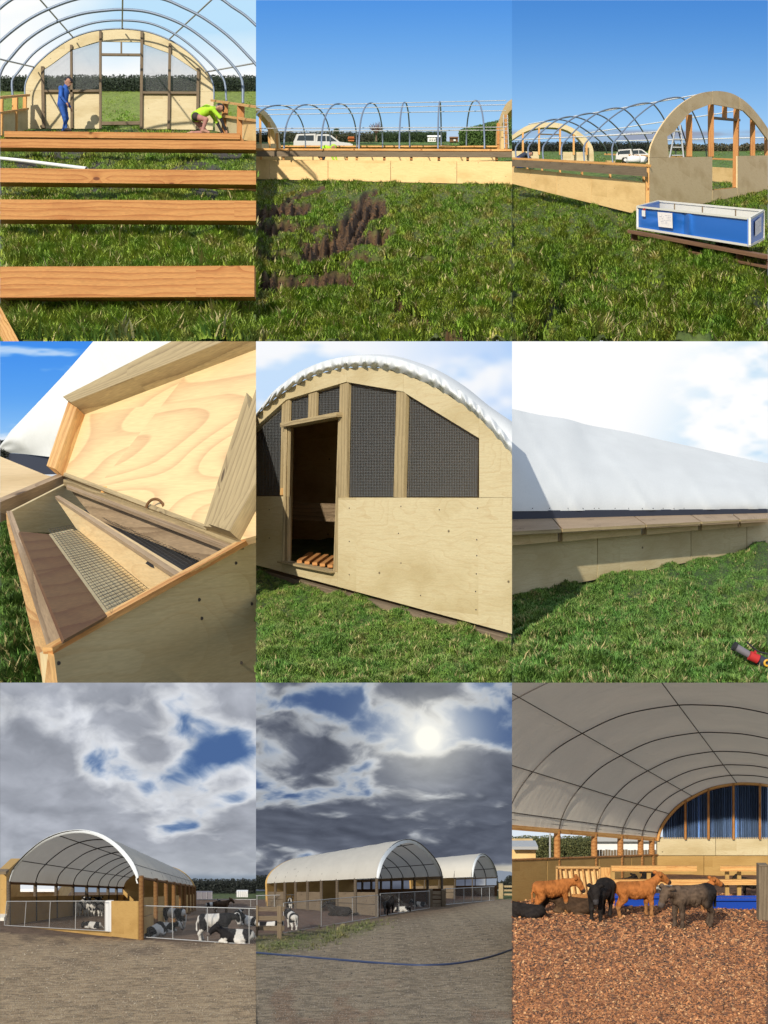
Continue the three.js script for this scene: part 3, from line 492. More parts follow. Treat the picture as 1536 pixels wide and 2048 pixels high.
  t.add('side_panel', slab(A(1460, 838, 596), A(1570, 862, 560), A(1570, 735, 560), A(1460, 705, 596), u(8, 600), m), M.plyWarm); t.add('side_panel', slab(A(1290, 785, 648), A(1456, 832, 598), A(1456, 712, 598), A(1290, 690, 648), u(8, 600), m), M.plyGreen);
  t.add('side_panel', slab(A(-30, 815, 590), A(168, 778, 652), A(168, 655, 652), A(-30, 686, 590), u(8, 600), m), M.plyGreen);
  t.add('side_rail', bar(A(1290, 690, 645), A(1570, 728, 560), u(12, 600), u(14, 600), S.m), M.pinePale); t.add('side_rail', bar(A(-30, 682, 585), A(168, 652, 648), u(12, 600), u(12, 600), S.m), M.pine);
  // floor joists lying across
  const joist = (y0, y1, yr, d, x0, x1, mt, tw) => t.add('floor_joist', hexa([A(x0, y1, d), A(x1, y1 + yr, d), A(x1, y0 + yr, d), A(x0, y0, d), A(x0, y1, d + tw), A(x1, y1 + yr, d + tw), A(x1, y0 + yr - 0, d + tw), A(x0, y0, d + tw)].map((p, i) => i < 4 ? p : V(p.x * d / (d + tw), (i === 6 || i === 7) ? A(0, i === 7 ? y0 : y0 + yr, d).y : A(0, i === 4 ? y1 : y1 + yr, d).y, -(d + tw))), S.m * 2.4), mt);
  joist(1600, 1786, -6, 265, -60, 1526, M.pineOrange, 5.2); joist(1196, 1316, 8, 354, -60, 1600, M.pineOrange, 5.6); joist(1008, 1092, 16, 426, -60, 1600, M.pineOrange, 6); joist(832, 884, 14, 529, -60, 1600, M.pineOrange, 6); joist(786, 822, 14, 580, 25, 1440, M.pineOrange, 6);
  t.add('side_joist', bar(A(-70, 1790, 258), A(120, 2150, 236), u(70, 250), u(40, 250), S.m), M.pine);
  const pipe = thing(S, 'plastic_pipe', 'pale plastic pipe lying on the grass behind the third joist', 'pipe', A(0, 960, 520)); pipe.add('pipe', tube([A(-20, 948, 528), A(120, 962, 518), A(300, 985, 500), A(520, 1012, 478)], u(11, 500), 12, 8), M.white);
  const off = thing(S, 'timber_offcut', 'loose timber offcut on the grass at the right below a joist', 'timber', A(1300, 1125, 440)); off.add('board', bar(A(1120, 1112, 448), A(1560, 1140, 436), u(26, 440), u(22, 440), S.m), M.pineOrange);
  person(S, A(378, 800, 637), u(330, 637) / 1.75, -0.25, WALK, { ...SKIN, torso: [0.02, 0.10, 0.42], sleeve: [0.02, 0.11, 0.46], cuff: [0.02, 0.09, 0.36], hip: [0.02, 0.09, 0.38], thigh: [0.018, 0.085, 0.34], shin: [0.016, 0.075, 0.30], boot: [0.03, 0.025, 0.02], cap: [0.012, 0.012, 0.02] }, 'person in blue overalls and dark cap walking past the arched end wall');
  person(S, A(1222, 812, 620), u(205, 620) / 1.02, 0.18, KNEEL, { ...SKIN, torso: [0.42, 0.72, 0.03], sleeve: [0.40, 0.68, 0.03], cuff: [0.015, 0.014, 0.018], hip: [0.035, 0.025, 0.022], thigh: [0.42, 0.20, 0.17], shin: [0.40, 0.19, 0.16], boot: [0.45, 0.24, 0.18], cap: [0.012, 0.010, 0.012] }, 'person in lime high visibility shirt crouching by the right hand posts');
}
// ================= paddock 2: the frame seen from the side =================
{
  const S = site(1, 0, { dn: 250, dh: 1000, vx: 1100, vy: 850, m: 9 }), A = S.A, u = S.u;
  skyBackdrop(S, 1003, 930, 384, 230, (x, y) => { const t = Math.pow(clamp(y / 840), 1.1), n = fbm(x / 500, y / 60, 3); let c = mixc([74, 146, 226], [172, 214, 247], t); if (y > 730) c = mixc(c, [196, 205, 222], clamp(sst(740, 800, y) * (0.4 + 0.9 * (n - 0.3)))); return c; });
  const seg = (px, py, ax, ay, bx, by, w) => { const dx = bx - ax, dy = by - ay, t = clamp(((px - ax) * dx + (py - ay) * dy) / (dx * dx + dy * dy)); return 1 - sst(w * 0.45, w, Math.hypot(px - ax - dx * t, (py - ay - dy * t) * 1.5)); };
  const ruts = [[-20, 1285, 300, 1240, 85], [-20, 1365, 540, 1352, 70], [540, 1370, 700, 1250, 125], [600, 1220, 740, 1205, 60], [330, 1470, 760, 1420, 100], [-20, 1450, 320, 1440, 46], [-20, 1530, 640, 1560, 70], [640, 1560, 1560, 1560, 16], [-20, 1700, 520, 1665, 125], [100, 1790, 420, 1660, 55], [560, 1760, 900, 1860, 40], [850, 1840, 1080, 1960, 85], [1000, 1940, 1340, 2060, 90], [200, 1195, 400, 1130, 26], [640, 1180, 720, 1150, 22], [700, 1330, 1000, 1250, 22], [1000, 1500, 1536, 1560, 20]];
  const memo = new Map(), mudAt = (x, y) => { let m = 0; for (const [ax, ay, bx, by, w] of ruts) m = Math.max(m, seg(x + 30 * (fbm(x / 60, y / 40, 2) - 0.5), y + 26 * (fbm(x / 45 + 7, y / 30, 2) - 0.5), ax, ay, bx, by, w * 1.0)); return m; };
  const bump = (x, y) => { const m = mudAt(x, y), f = sst(1090, 1250, y); return f * (-0.55 * m + 0.34 * m * Math.sin(x / 8 + y / 16) * vn(x / 30, y / 20) + 0.62 * (fbm(x / 90 + 2, y / 40, 4) - 0.5) + 0.55 * m * (fbm(x / 50, y / 18, 3) - 0.5)); };
  groundSheet(S, 'paddock', 2075, 846, 190, 300, bump, (x, y) => { const m = clamp(mudAt(x, y) * 1.5); return y < 1040 ? [0.11, 0.19, 0.03] : mixc(mixc([0.06, 0.10, 0.02], [0.12, 0.15, 0.04], fbm(x / 80, y / 40, 3)), mixc([0.05, 0.026, 0.010], [0.15, 0.080, 0.034], fbm(x / 35, y / 22, 3)), m); });
  const gc = (x, y) => mixc(mixc([0.13, 0.205, 0.02], [0.33, 0.41, 0.035], rnd()), [0.40, 0.29, 0.09], sst(0.56, 0.78, fbm(x / 50, y / 40 + 8, 3)) * 0.6);
  grass(S, 70000, 0, 1536, 1072, 2060, bump, (x, y) => { const m = mudAt(x, y); return m > 0.3 && rnd() < 0.35 + m ? null : [lerp(17, 52, sst(1080, 2040, y)), gc(x, y)]; }, 'pasture grass around the muddy wheel ruts');
  grass(S, 6000, 0, 1536, 852, 1060, () => 0, () => [7, mixc([0.16, 0.27, 0.03], [0.24, 0.36, 0.05], rnd())], 'distant pasture behind the side on shed frame');
  const clods = []; for (let k = 0; k < 16000; k++) { const x = rr(15, 1520), y = rr(1130, 2040); if (mudAt(x, y) > 0.38) { const p = S.G(x, y); p.y += bump(x, y) * S.m; clods.push([p, rr(2.5, 8) * S.g(y) / FOC, mixc([0.045, 0.024, 0.010], [0.15, 0.078, 0.034], rnd()), 3]); } }
  scatter('soil_clod', new THREE.DodecahedronGeometry(1, 0), M.chip, clods, 'churned brown clods in the wheel ruts', 'soil');
  const line = (a, b) => x => lerp(a[1], b[1], (x - a[0]) / (b[0] - a[0]));
  hedge(S, 'shelter_belt', 'low distant trees along the horizon left of the trimmed hedge', 'trees', -20, 712, x => 790 + 18 * (fbm(x / 40, 2, 3) - 0.5), () => 852, 960, 20, 6000, 8, r => mixc([0.03, 0.045, 0.02], [0.09, 0.085, 0.04], r), 'stuff');
  hedge(S, 'trimmed_hedge', 'dark flat topped hedge behind the middle hoops', 'hedge', 708, 1142, x => 786 + 3 * vn(x / 9, 1), () => 852, 930, 25, 7000, 7, r => mixc([0.022, 0.045, 0.012], [0.05, 0.085, 0.022], r));
  hedge(S, 'trimmed_hedge', 'tall bright green hedge rising towards the right end wall', 'hedge', 1218, 1560, x => line([1220, 776], [1450, 716])(x) + 5 * vn(x / 12, 5), () => 872, 860, 30, 9000, 8, r => mixc([0.05, 0.10, 0.018], [0.11, 0.19, 0.035], r));
  { // bare tree with reddish twigs
    const t = thing(S, 'bare_tree', 'leafless pinkish tree above the hedge between two hoops', 'tree', A(722, 850, 905)), tw = [];
    t.add('trunk', pole(A(722, 850, 905), A(722, 780, 905), u(7, 905), u(4, 905)), M.weathered);
    for (let k = 0; k < 110; k++) { const a = rr(-1.35, 1.35), b = rr(0.25, 1); tw.push(rod(A(722 + Math.sin(a) * 8, 800 - b * 10, 905 + rr(-4, 4)), A(722 + Math.sin(a) * 52 * b, 785 - Math.cos(a) * 60 * b, 905 + rr(-9, 9)), u(0.9, 905), 3)); }
    t.add('crown', tw, std('twig', { color: L3(0.30, 0.17, 0.13) }));
    const p = thing(S, 'palm_tree', 'small dark bushy tree on the horizon behind the truck', 'tree', A(483, 850, 925)); p.add('trunk', pole(A(483, 850, 925), A(483, 800, 925), u(4, 925), u(3, 925)), M.weathered);
    p.add('crown', foliage(900, () => [A(483 + rr(-20, 20) * Math.sqrt(rnd()), 788 + rr(-18, 20) * Math.sqrt(rnd()), 925 + rr(-4, 4)), u(4, 925)], () => mixc([0.03, 0.05, 0.02], [0.06, 0.09, 0.03], rnd())), M.leaf);
  }
  const hut = (x0, x1, y0, y1, d, mw, mr, name, label, cat) => { const t = thing(S, name, label, cat, A((x0 + x1) / 2, y1, d)), w = u(18, d); t.add('wall', slab(A(x0, y1, d), A(x1, y1, d), A(x1, y0 + 8, d), A(x0, y0 + 8, d), w, S.m), mw); t.add('roof', hexa([A(x0 - 3, y0 + 9, d - 1), A(x1 + 3, y0 + 9, d - 1), A(x1 + 1, y0, d), A(x0 - 1, y0, d), A(x0 - 3, y0 + 9, d + w), A(x1 + 3, y0 + 9, d + w), A(x1 + 1, y0, d + w), A(x0 - 1, y0, d + w)], S.m), mr); return t; };
  const h1 = hut(1030, 1112, 812, 850, 905, M.white, M.white, 'caravan', 'small white caravan parked before the dark hedge', 'caravan'); for (const x of [1038, 1052, 1066]) h1.add('window', slab(A(x, 838, 904), A(x + 8, 838, 904), A(x + 8, 826, 904), A(x, 826, 904), 0.4, S.m), M.cream); h1.add('door', slab(A(1080, 848, 904), A(1108, 848, 904), A(1108, 828, 904), A(1080, 828, 904), 0.4, S.m), M.black);
  const h2 = hut(1162, 1212, 820, 852, 915, M.brownPanel, M.brownPanel, 'small_hut', 'little brown hut in the gap between the two hedges', 'hut'); h2.add('window', slab(A(1185, 846, 914), A(1198, 846, 914), A(1198, 836, 914), A(1185, 836, 914), 0.4, S.m), M.cream);
  const h3 = hut(553, 588, 824, 846, 880, std('orangePaint', { color: L3(0.55, 0.16, 0.04) }), M.orangePaint, 'orange_bin', 'small orange bin in the field right of the truck', 'bin'); h3.add('lid', bar(A(552, 824, 879), A(589, 824, 879), 1, 0.6, S.m), M.orangePaint);
  ute(S, A(402, 936, 830), u(352, 830) / 5.2, 0.05, 'white utility truck with canopy parked behind the side on shed frame');
  // the shed frame
  const t = thing(S, 'hoop_shed_frame', 'side on hoop shed frame with long pale plywood wall and bare steel hoops', 'shed frame', A(768, 1090, 618));
  const D = x => 1 / lerp(1 / 634, 1 / 604, x / 1536), Wn = (x, y) => A(x, y, D(x)), yl = (a, b) => x => lerp(a, b, x / 1536), m = S.m * 1.3;
  const top = yl(957, 969), bot = yl(1074, 1108); let px = -30;
  for (const x of [80, 432, 808, 1205, 1570]) { t.add('plywood_panel', slab(Wn(px + 1.5, bot(px)), Wn(x - 1.5, bot(x)), Wn(x - 1.5, top(x)), Wn(px + 1.5, top(px)), u(8, 620), m), M.plyWarm); px = x; }
  t.add('top_plate', bar(Wn(-30, 899), Wn(1570, 905), u(34, 620), u(12, 620), S.m), M.pine);
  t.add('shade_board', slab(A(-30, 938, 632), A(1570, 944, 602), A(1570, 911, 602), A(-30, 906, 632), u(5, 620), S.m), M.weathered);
  for (const x of [30, 165, 390, 545, 605, 770, 932, 1097, 1270, 1443]) t.add('post', bar(A(x, 900, D(x) + 4), A(x, 1080, D(x) + 4), u(15, 620), u(15, 620), S.m), x < 700 ? M.pine : M.pineOrange);
  t.add('side_panel', slab(A(-30, 1000, 770), A(1445, 1000, 750), A(1445, 928, 750), A(-30, 925, 770), u(6, 760), m), M.plyWarm);
  t.add('top_plate', bar(A(-30, 880, 770), A(1450, 882, 750), u(26, 760), u(9, 760), S.m), M.pine);
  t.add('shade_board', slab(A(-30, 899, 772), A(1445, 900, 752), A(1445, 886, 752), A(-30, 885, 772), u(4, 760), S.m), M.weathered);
  for (const [xn, xa, ya, xf] of [[-60, 140, 632, 297], [168, 305, 628, 447], [392, 497, 622, 605], [618, 690, 618, 760], [860, 893, 614, 922], [1092, 1103, 610, 1111], [1371, 1318, 603, 1262]]) {
    const P = []; for (let i = 0; i <= 24; i++) { const a = i / 24 * Math.PI, c = Math.cos(a), sgn = Math.sign(c) * Math.pow(Math.abs(c), 0.92), f = (1 - sgn) / 2, x = f < 0.5 ? lerp(xn, xa, f * 2) : lerp(xa, xf, f * 2 - 1), b = lerp(893, 884, f); P.push(A(x, b - (b - ya) * Math.pow(Math.sin(a), 0.82), lerp(622, 755, f))); }
    t.add('hoop', tube(P, u(4.6, 680), 48), M.steelBlue);
  }
  for (const [a, b, d] of [[638, 603, 686], [661, 628, 655], [690, 664, 722], [771, 763, 634], [788, 781, 745]]) t.add('purlin', rod(A(-30, a, d + 6), A(1500, b, d - 6), u(2.6, d)), M.galv);
  const endL = smoothLine([[-40, 630], [0, 641], [60, 670], [105, 728], [135, 790], [147, 880]], 20), inL = smoothLine([[118, 880], [112, 800], [78, 738], [40, 692], [0, 668], [-40, 655]], 20), DL = x => 700 + x * 0.4;
  t.add('arch_panel', plate([...endL, ...inL].map(p => A(p[0], p[1], DL(p[0]))), [], 3, m), M.ply);
  t.add('end_panel', slab(A(30, 930, 706), A(150, 930, 760), A(150, 862, 760), A(30, 862, 706), 3, m), M.ply);
  for (const [x, y] of [[25, 690], [78, 735], [127, 800]]) t.add('stud', bar(A(x, y, DL(x) - 3), A(x + 2, 890, DL(x) - 3), u(14, 700), u(14, 700), S.m), M.pine);
  const endR = smoothLine([[1438, 900], [1442, 770], [1455, 730], [1480, 660], [1510, 612], [1560, 580]], 20), inR = smoothLine([[1560, 640], [1520, 670], [1490, 720], [1475, 760], [1470, 900]], 20), DR = x => 760 - (x - 1440) * 0.5;
  t.add('arch_panel', plate([...endR, ...inR].map(p => A(p[0], p[1], DR(p[0]))), [], 3, m), M.plyWarm);
  for (const x of [1452, 1500]) t.add('stud', bar(A(x, x < 1480 ? 740 : 690, DR(x) - 4), A(x, 905, DR(x) - 4), u(16, 720), u(16, 720), S.m), M.pineOrange);
  const lad = thing(S, 'step_ladder', 'aluminium ladder standing at the right end of the side on frame', 'ladder', A(1500, 890, 700)); for (const x of [1488, 1512]) lad.add('rail', bar(A(x - 4, 690, 705), A(x + 4, 890, 698), 0.4, 0.5, S.m), M.galv); for (let i = 0; i < 7; i++) lad.add('rung', rod(A(1486, 710 + i * 25, 702), A(1514, 710 + i * 25, 702), 0.16), M.galv);
  person(S, A(405, 986, 705), u(125, 705) / 1.0, 0.1, KNEEL, { ...SKIN, torso: [0.42, 0.72, 0.03], sleeve: [0.40, 0.68, 0.03], cuff: [0.40, 0.68, 0.03], hip: [0.02, 0.02, 0.03], thigh: [0.02, 0.02, 0.03], shin: [0.02, 0.02, 0.03], boot: [0.02, 0.02, 0.02], cap: [0.38, 0.64, 0.03], hair: [0.38, 0.64, 0.03] }, 'person in lime high visibility top bent down behind the long plywood wall');
}
// ================= paddock 3: the frame seen from its corner =================
{
  const S = site(2, 0, { dn: 250, dh: 1000, vx: -900, vy: 890, m: 9 }), A = S.A, u = S.u;
  skyBackdrop(S, 1003, 980, 384, 245, (x, y) => { const t = Math.pow(clamp(y / 820), 1.2); let c = mixc([66, 136, 214], [160, 206, 246], t); const n = fbm(x / 260 + 3, y / 40, 4); c = mixc(c, [150, 160, 182], clamp(sst(770, 800, y) * sst(880, 830, y) * (n * 2.0 - 0.35))); return c; });
  const seg = (px, py, ax, ay, bx, by, w) => { const dx = bx - ax, dy = by - ay, t = clamp(((px - ax) * dx + (py - ay) * dy) / (dx * dx + dy * dy)); return 1 - sst(w * 0.3, w, Math.hypot(px - ax - dx * t, (py - ay - dy * t) * 1.4)); };
  const rut = (x, y) => { const wx = x + 40 * (fbm(x / 70, y / 40, 2) - 0.5), wy = y + 30 * (fbm(x / 60 + 5, y / 40, 2) - 0.5); return Math.max(seg(wx, wy, -40, 1800, 480, 1600, 95), seg(wx, wy, 60, 2080, 330, 1830, 120), 0.6 * seg(wx, wy, 560, 1740, 1000, 1730, 60), 0.7 * seg(wx, wy, 900, 2060, 1560, 1790, 60)); };
  const bump = (x, y) => sst(1150, 1330, y) * (1.1 * (fbm(x / 130 + 2, y / 60, 4) - 0.5) - 0.8 * rut(x, y));
  groundSheet(S, 'paddock', 2075, 886, 120, 200, bump, (x, y) => y < 1060 ? [0.11, 0.19, 0.03] : mixc(mixc([0.05, 0.09, 0.018], [0.10, 0.14, 0.03], fbm(x / 80, y / 40, 3)), [0.045, 0.034, 0.022], rut(x, y)));
  const gc = (x, y) => mixc(mixc([0.12, 0.19, 0.018], [0.30, 0.385, 0.03], rnd()), [0.40, 0.27, 0.08], sst(0.58, 0.8, fbm(x / 50, y / 40 + 8, 3)) * 0.6);
  grass(S, 68000, 0, 1536, 1100, 2060, bump, (x, y) => { const r = rut(x, y); return r > 0.35 && rnd() < r * 0.95 ? null : [lerp(15, 56, sst(1100, 2040, y)), gc(x, y)]; }, 'short pasture grass in front of the corner of the shed');
  grass(S, 6000, 0, 1536, 900, 1100, () => 0, () => [7, mixc([0.16, 0.26, 0.03], [0.22, 0.34, 0.05], rnd())], 'distant green pasture seen through the bare hoops');
  hedge(S, 'shelter_belt', 'long dark shelter belt behind the hoops and parked truck', 'trees', -20, 905, x => 846 + 8 * vn(x / 8, 2), () => 924, 950, 30, 9000, 8, r => mixc([0.008, 0.014, 0.007], [0.022, 0.03, 0.014], r), 'stuff');
  hedge(S, 'shelter_belt', 'mixed brown and green trees seen through the door frame', 'trees', 905, 1560, x => 858 + 14 * fbm(x / 30, 2, 3) - 6 * vn(x / 9, 4), () => 926, 955, 30, 7000, 9, r => mixc([0.035, 0.045, 0.02], [0.12, 0.095, 0.05], r), 'stuff');
  ute(S, A(745, 985, 760), u(245, 760) / 5.2, -0.12, 'white utility truck with canopy seen between hoops beside white sacks');
  const t = thing(S, 'hoop_shed_frame', 'hoop shed frame seen from its corner with dark arched end wall and sunlit side', 'shed frame', A(825, 1290, 477));
  const m = S.m * 1.2, ql = (x0, d0, x1, d1) => x => 1 / lerp(1 / d0, 1 / d1, (x - x0) / (x1 - x0)), D = ql(0, 570, 815, 477), yl = (x0, a, x1, b) => x => lerp(a, b, (x - x0) / (x1 - x0)), P = (x, y) => A(x, y, D(x));
  const base = yl(0, 1102, 815, 1302), tp = yl(0, 1003, 815, 1094); let px = -40;
  for (const x of [110, 268, 475, 800]) { t.add('plywood_panel', slab(P(px + 1, base(px)), P(x - 1, base(x)), P(x - 1, tp(x)), P(px + 1, tp(px)), u(8, 550), m), M.plyWarm); px = x; }
  t.add('corner_post', bar(P(812, 1000), P(812, 1302), u(20, 480), u(20, 480), S.m), M.pine);
  t.add('top_plate', bar(P(-40, 949), P(822, 994), u(26, 550), u(13, 550), S.m), M.pine);
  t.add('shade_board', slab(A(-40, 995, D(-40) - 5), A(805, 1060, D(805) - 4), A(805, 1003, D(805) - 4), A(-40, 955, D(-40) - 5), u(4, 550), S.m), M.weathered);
  for (const x of [10, 92, 180, 288, 420, 588, 790]) t.add('post', bar(A(x, yl(0, 950, 815, 994)(x), D(x) + 4), A(x, tp(x) + 60, D(x) + 4), u(11, 560), u(11, 560), S.m), M.pine);
  // far long wall, seen through the frame
  const FW = ql(560, 790, 1340, 640);
  t.add('side_panel', slab(A(560, 1010, 790), A(1345, 1150, 640), A(1345, 1010, 640), A(560, 962, 790), 3, m), M.plyWarm); t.add('top_plate', bar(A(560, 925, 790), A(1345, 958, 640), u(16, 700), u(10, 700), S.m), M.pine);
  // end wall
  const E = S.plane(A(825, 1290, 477), A(1536, 1140, 606), A(825, 900, 477)), th = u(9, 520);
  const out = smoothLine([[825, 1000], [828, 905], [850, 840], [882, 780], [930, 710], [985, 650], [1045, 603], [1115, 565], [1190, 548], [1255, 547], [1325, 563], [1400, 608], [1470, 680], [1536, 772], [1580, 860]], 44);
  const sg = (a, b) => out.filter(p => p[0] > a && p[0] < b), pl = (pts, n = 'plywood_panel') => t.add(n, plate(pts.map(p => E(p[0], p[1])), [], th, m), M.ply);
  pl([[825, 945], ...sg(824, 1203).filter(p => p[1] < 944), [1203, 548], [1203, 625], [1183, 628], [1080, 668], [1048, 695], [973, 790], [932, 818], [942, 943]], 'arch_panel');
  pl([[1204, 548], ...sg(1205, 1365), [1366, 585], [1366, 655], [1204, 625]], 'arch_panel');
  pl([[1367, 585], ...sg(1368, 1600), [1580, 932], [1530, 832], [1455, 730], [1390, 665], [1367, 656]], 'arch_panel');
  pl([[825, 946], [1202, 940], [1202, 1211], [825, 1290]]); pl([[1353, 936], [1580, 931], [1580, 1131], [1353, 1178]]); pl([[1204, 1142], [1352, 1126], [1352, 1179], [1204, 1210]]);
  const sd = (x0, y0, x1, y1, w, n = 'stud', mt = M.pineOrange) => { const a = E(x0, y0), b = E(x1, y1); a.multiplyScalar(1.012); b.multiplyScalar(1.012); return t.add(n, bar(a, b, u(w * 1.4, 520), u(w, 520), S.m), mt); };
  sd(1062, 690, 1062, 942, 24); sd(1193, 630, 1193, 942, 24); sd(1347, 648, 1341, 1128, 24); sd(1443, 710, 1443, 936, 22); sd(1528, 820, 1528, 936, 22); sd(1276, 632, 1275, 715, 20); sd(1205, 708, 1362, 722, 14, 'door_head', M.weathered); sd(1204, 1142, 1352, 1127, 12, 'door_sill', M.pine);
  // hoops
  const rail = yl(0, 948, 815, 992);
  for (const [xn, xa, ya, xf, yf, du] of [[25, 270, 716, 570, 925, 1.26], [100, 360, 700, 640, 928, 1.26], [188, 480, 680, 728, 932, 1.27], [300, 640, 648, 835, 936, 1.28], [435, 820, 618, 985, 940, 1.29], [605, 1000, 584, 1168, 946, 1.30]]) {
    const yn = rail(xn), dn = D(xn), pts = smoothLine([[xn, yn, 0], [xn - 3, yn - (yn - ya) * 0.26, 0.02], [lerp(xn, xa, 0.10), lerp(yn, ya, 0.42), 0.08], [lerp(xn, xa, 0.36), lerp(yn, ya, 0.70), 0.22], [lerp(xn, xa, 0.68), lerp(yn, ya, 0.93), 0.38], [xa, ya, 0.5], [lerp(xa, xf, 0.34), lerp(ya, yf, 0.12), 0.66], [lerp(xa, xf, 0.68), lerp(ya, yf, 0.42), 0.82], [lerp(xa, xf, 0.93), lerp(ya, yf, 0.74), 0.96], [xf, yf, 1]], 44);
    t.add('hoop', tube(pts.map(p => A(p[0], p[1], 1 / lerp(1 / dn, 1 / (dn * du), p[2]))), u(5, dn), 60), M.steelBlue);
  }
  for (const [a, b, d0, c, e, d1] of [[100, 745, 770, 1120, 568, 560], [440, 800, 800, 1420, 655, 650], [490, 816, 800, 875, 790, 560], [620, 846, 830, 1560, 824, 720], [20, 840, 680, 845, 800, 500]]) t.add('purlin', rod(A(a, b, d0), A(c, e, d1), u(3.6, 640)), M.white);
  // far arched end
  const fo = smoothLine([[-30, 835], [60, 770], [120, 745], [200, 735], [270, 737], [340, 756], [400, 790], [450, 832], [485, 885], [492, 968]], 24), fi = smoothLine([[452, 968], [445, 900], [415, 850], [370, 805], [310, 775], [240, 765], [160, 768], [70, 795], [-30, 860]], 24);
  t.add('arch_panel', plate([...fo, ...fi].map(p => A(p[0], p[1], 800)), [], 4, m), M.plyGreen);
  t.add('plywood_panel', plate([[300, 912], [452, 912], [452, 990], [300, 990]].map(p => A(p[0], p[1], 800)), [], 4, m), M.plyGreen); t.add('plywood_panel', plate([[-30, 905], [162, 910], [162, 985], [-30, 975]].map(p => A(p[0], p[1], 800)), [], 4, m), M.plyGreen);
  for (const [x, y0] of [[65, 795], [162, 765], [288, 770], [370, 808], [447, 855]]) t.add('stud', bar(A(x, y0, 796), A(x, 930, 796), u(11, 800), u(11, 800), S.m), M.pine); t.add('door_head', bar(A(165, 805, 796), A(288, 808, 796), u(7, 800), u(7, 800), S.m), M.weathered);
  // step ladder
  const lad = thing(S, 'step_ladder', 'aluminium step ladder behind the dark arched end wall', 'ladder', A(985, 950, 560)); for (const [x0, x1] of [[985, 945], [1008, 1030]]) lad.add('rail', bar(A(x0, 748, 566), A(x1, 950, 560), 0.55, 0.4, S.m), M.galv); for (let i = 0; i < 4; i++) { const f = 0.2 + i * 0.24; lad.add('step', bar(A(lerp(985, 945, f), lerp(748, 950, f), 563), A(lerp(1008, 1030, f), lerp(748, 950, f), 563), 1.2, 0.35, S.m), M.galv); }
  for (const [x0, x1] of [[990, 1040], [1012, 1075]]) lad.add('rear_leg', bar(A(x0, 750, 570), A(x1, 950, 590), 0.4, 0.4, S.m), M.weathered);
  // sacks
  [[700, 735, 'left and larger'], [752, 775, 'right and smaller']].forEach(([x0, x1], i) => { const g = new THREE.SphereGeometry(1, 18, 12), p = g.attributes.position; for (let k = 0; k < p.count; k++) { const x = p.getX(k), y = p.getY(k), z = p.getZ(k), q = Math.max(Math.abs(x), Math.abs(y), Math.abs(z)), f = lerp(1, 1 / q, 0.6) * (1 + 0.12 * (vn3(x * 3 + i * 9, y * 3, z * 3) - 0.5)); p.setXYZ(k, x * f, y * f, z * f); } g.computeVertexNormals(); const w = u((x1 - x0) * 0.8 + 14, 600), h = u(22, 600), c = A((x0 + x1) / 2 + 12, 962, 600); g.scale(w, h, w); g.translate(c.x, c.y, c.z); const s = thing(S, 'bulk_sack', ['large white bulk sack standing on the shed side rail beside truck', 'smaller white bulk sack right of the larger one'][i], 'sack', c); s.add('bag', plain(g), M.white); s.add('loop', tube([V(c.x - w * 0.5, c.y + h * 0.8, c.z), V(c.x - w * 0.3, c.y + h * 1.5, c.z), V(c.x, c.y + h * 0.9, c.z)], u(2, 600)), M.white); });
  person(S, A(62, 1010, 720), u(125, 720) / 1.2, 0, KNEEL, { ...SKIN, torso: [0.02, 0.03, 0.06], sleeve: [0.02, 0.03, 0.06], cuff: [0.02, 0.03, 0.06], hip: [0.02, 0.06, 0.22], thigh: [0.02, 0.06, 0.22], shin: [0.02, 0.06, 0.22], boot: [0.02, 0.02, 0.02], cap: [0.02, 0.015, 0.015] }, 'person in dark blue crouching inside the far arched end');
  // the blue dented crate on its pallet
  const c = thing(S, 'steel_crate', 'long dented blue steel crate with pale frame on a wooden pallet', 'crate', A(1090, 1470, 375));
  const tl = A(752, 1240, 404), tr = A(1425, 1312, 352), br = A(1425, 1474, 352), bl = A(752, 1368, 404), btl = A(880, 1207, 432), btr = A(1508, 1264, 384), bbr = A(1508, 1432, 384), bbl = A(880, 1330, 432);
  std('bluePaint', { color: L3(0.012, 0.13, 0.50), roughness: 0.42 });
  const rows = []; for (let j = 0; j <= 16; j++) { const r = []; for (let i = 0; i <= 60; i++) { const a = i / 60, b = j / 16, p = bl.clone().lerp(br, a).lerp(tl.clone().lerp(tr, a), b); const dent = (fbm(a * 9 + 2, b * 3, 3) - 0.5) * 2.2 * sst(0.62, 0.3, a) + 1.8 * Math.exp(-(((a - 0.49) / 0.035) ** 2)) * Math.sign(a - 0.47) + 0.35 * Math.sin(b * 3.1) * sst(0.5, 0.7, a); p.z += dent * Math.sin(Math.PI * b) ** 0.4 * Math.sin(Math.PI * a) ** 0.3 - 0.6; r.push(p); } rows.push(r); }
  const fp = c.add('front_panel', skin(rows, S.m), M.bluePaint);
  const w = u(12, 380), fr = (a, b) => c.add('frame_bar', bar(a, b, w, w, S.m), M.cream);
  fr(bl, br); fr(tl, tr); fr(bl, tl); fr(br, tr); fr(tr, btr); fr(br, bbr); fr(bbr, btr); fr(tl, btl); fr(btl, btr); fr(bbl, btl);
  c.add('side_panel', slab(br, bbr, btr, tr, 0.5, S.m), M.bluePaint); c.add('back_panel', slab(bbl, bbr, btr, btl, 0.4, S.m), M.cream); c.add('side_panel', slab(bbl, bl, tl, btl, 0.4, S.m), M.bluePaint); c.add('floor', slab(bl, br, bbr, bbl, 0.4, S.m), M.galv);
  for (const f of [0.17, 0.45, 0.76]) c.add('stiffener', bar(bbl.clone().lerp(bbr, f), btl.clone().lerp(btr, f), w * 0.9, w * 0.6, S.m), M.weathered);
  const FP = (a, b) => { const p = bl.clone().lerp(br, a).lerp(tl.clone().lerp(tr, a), b); p.z += 1.6; return p; };
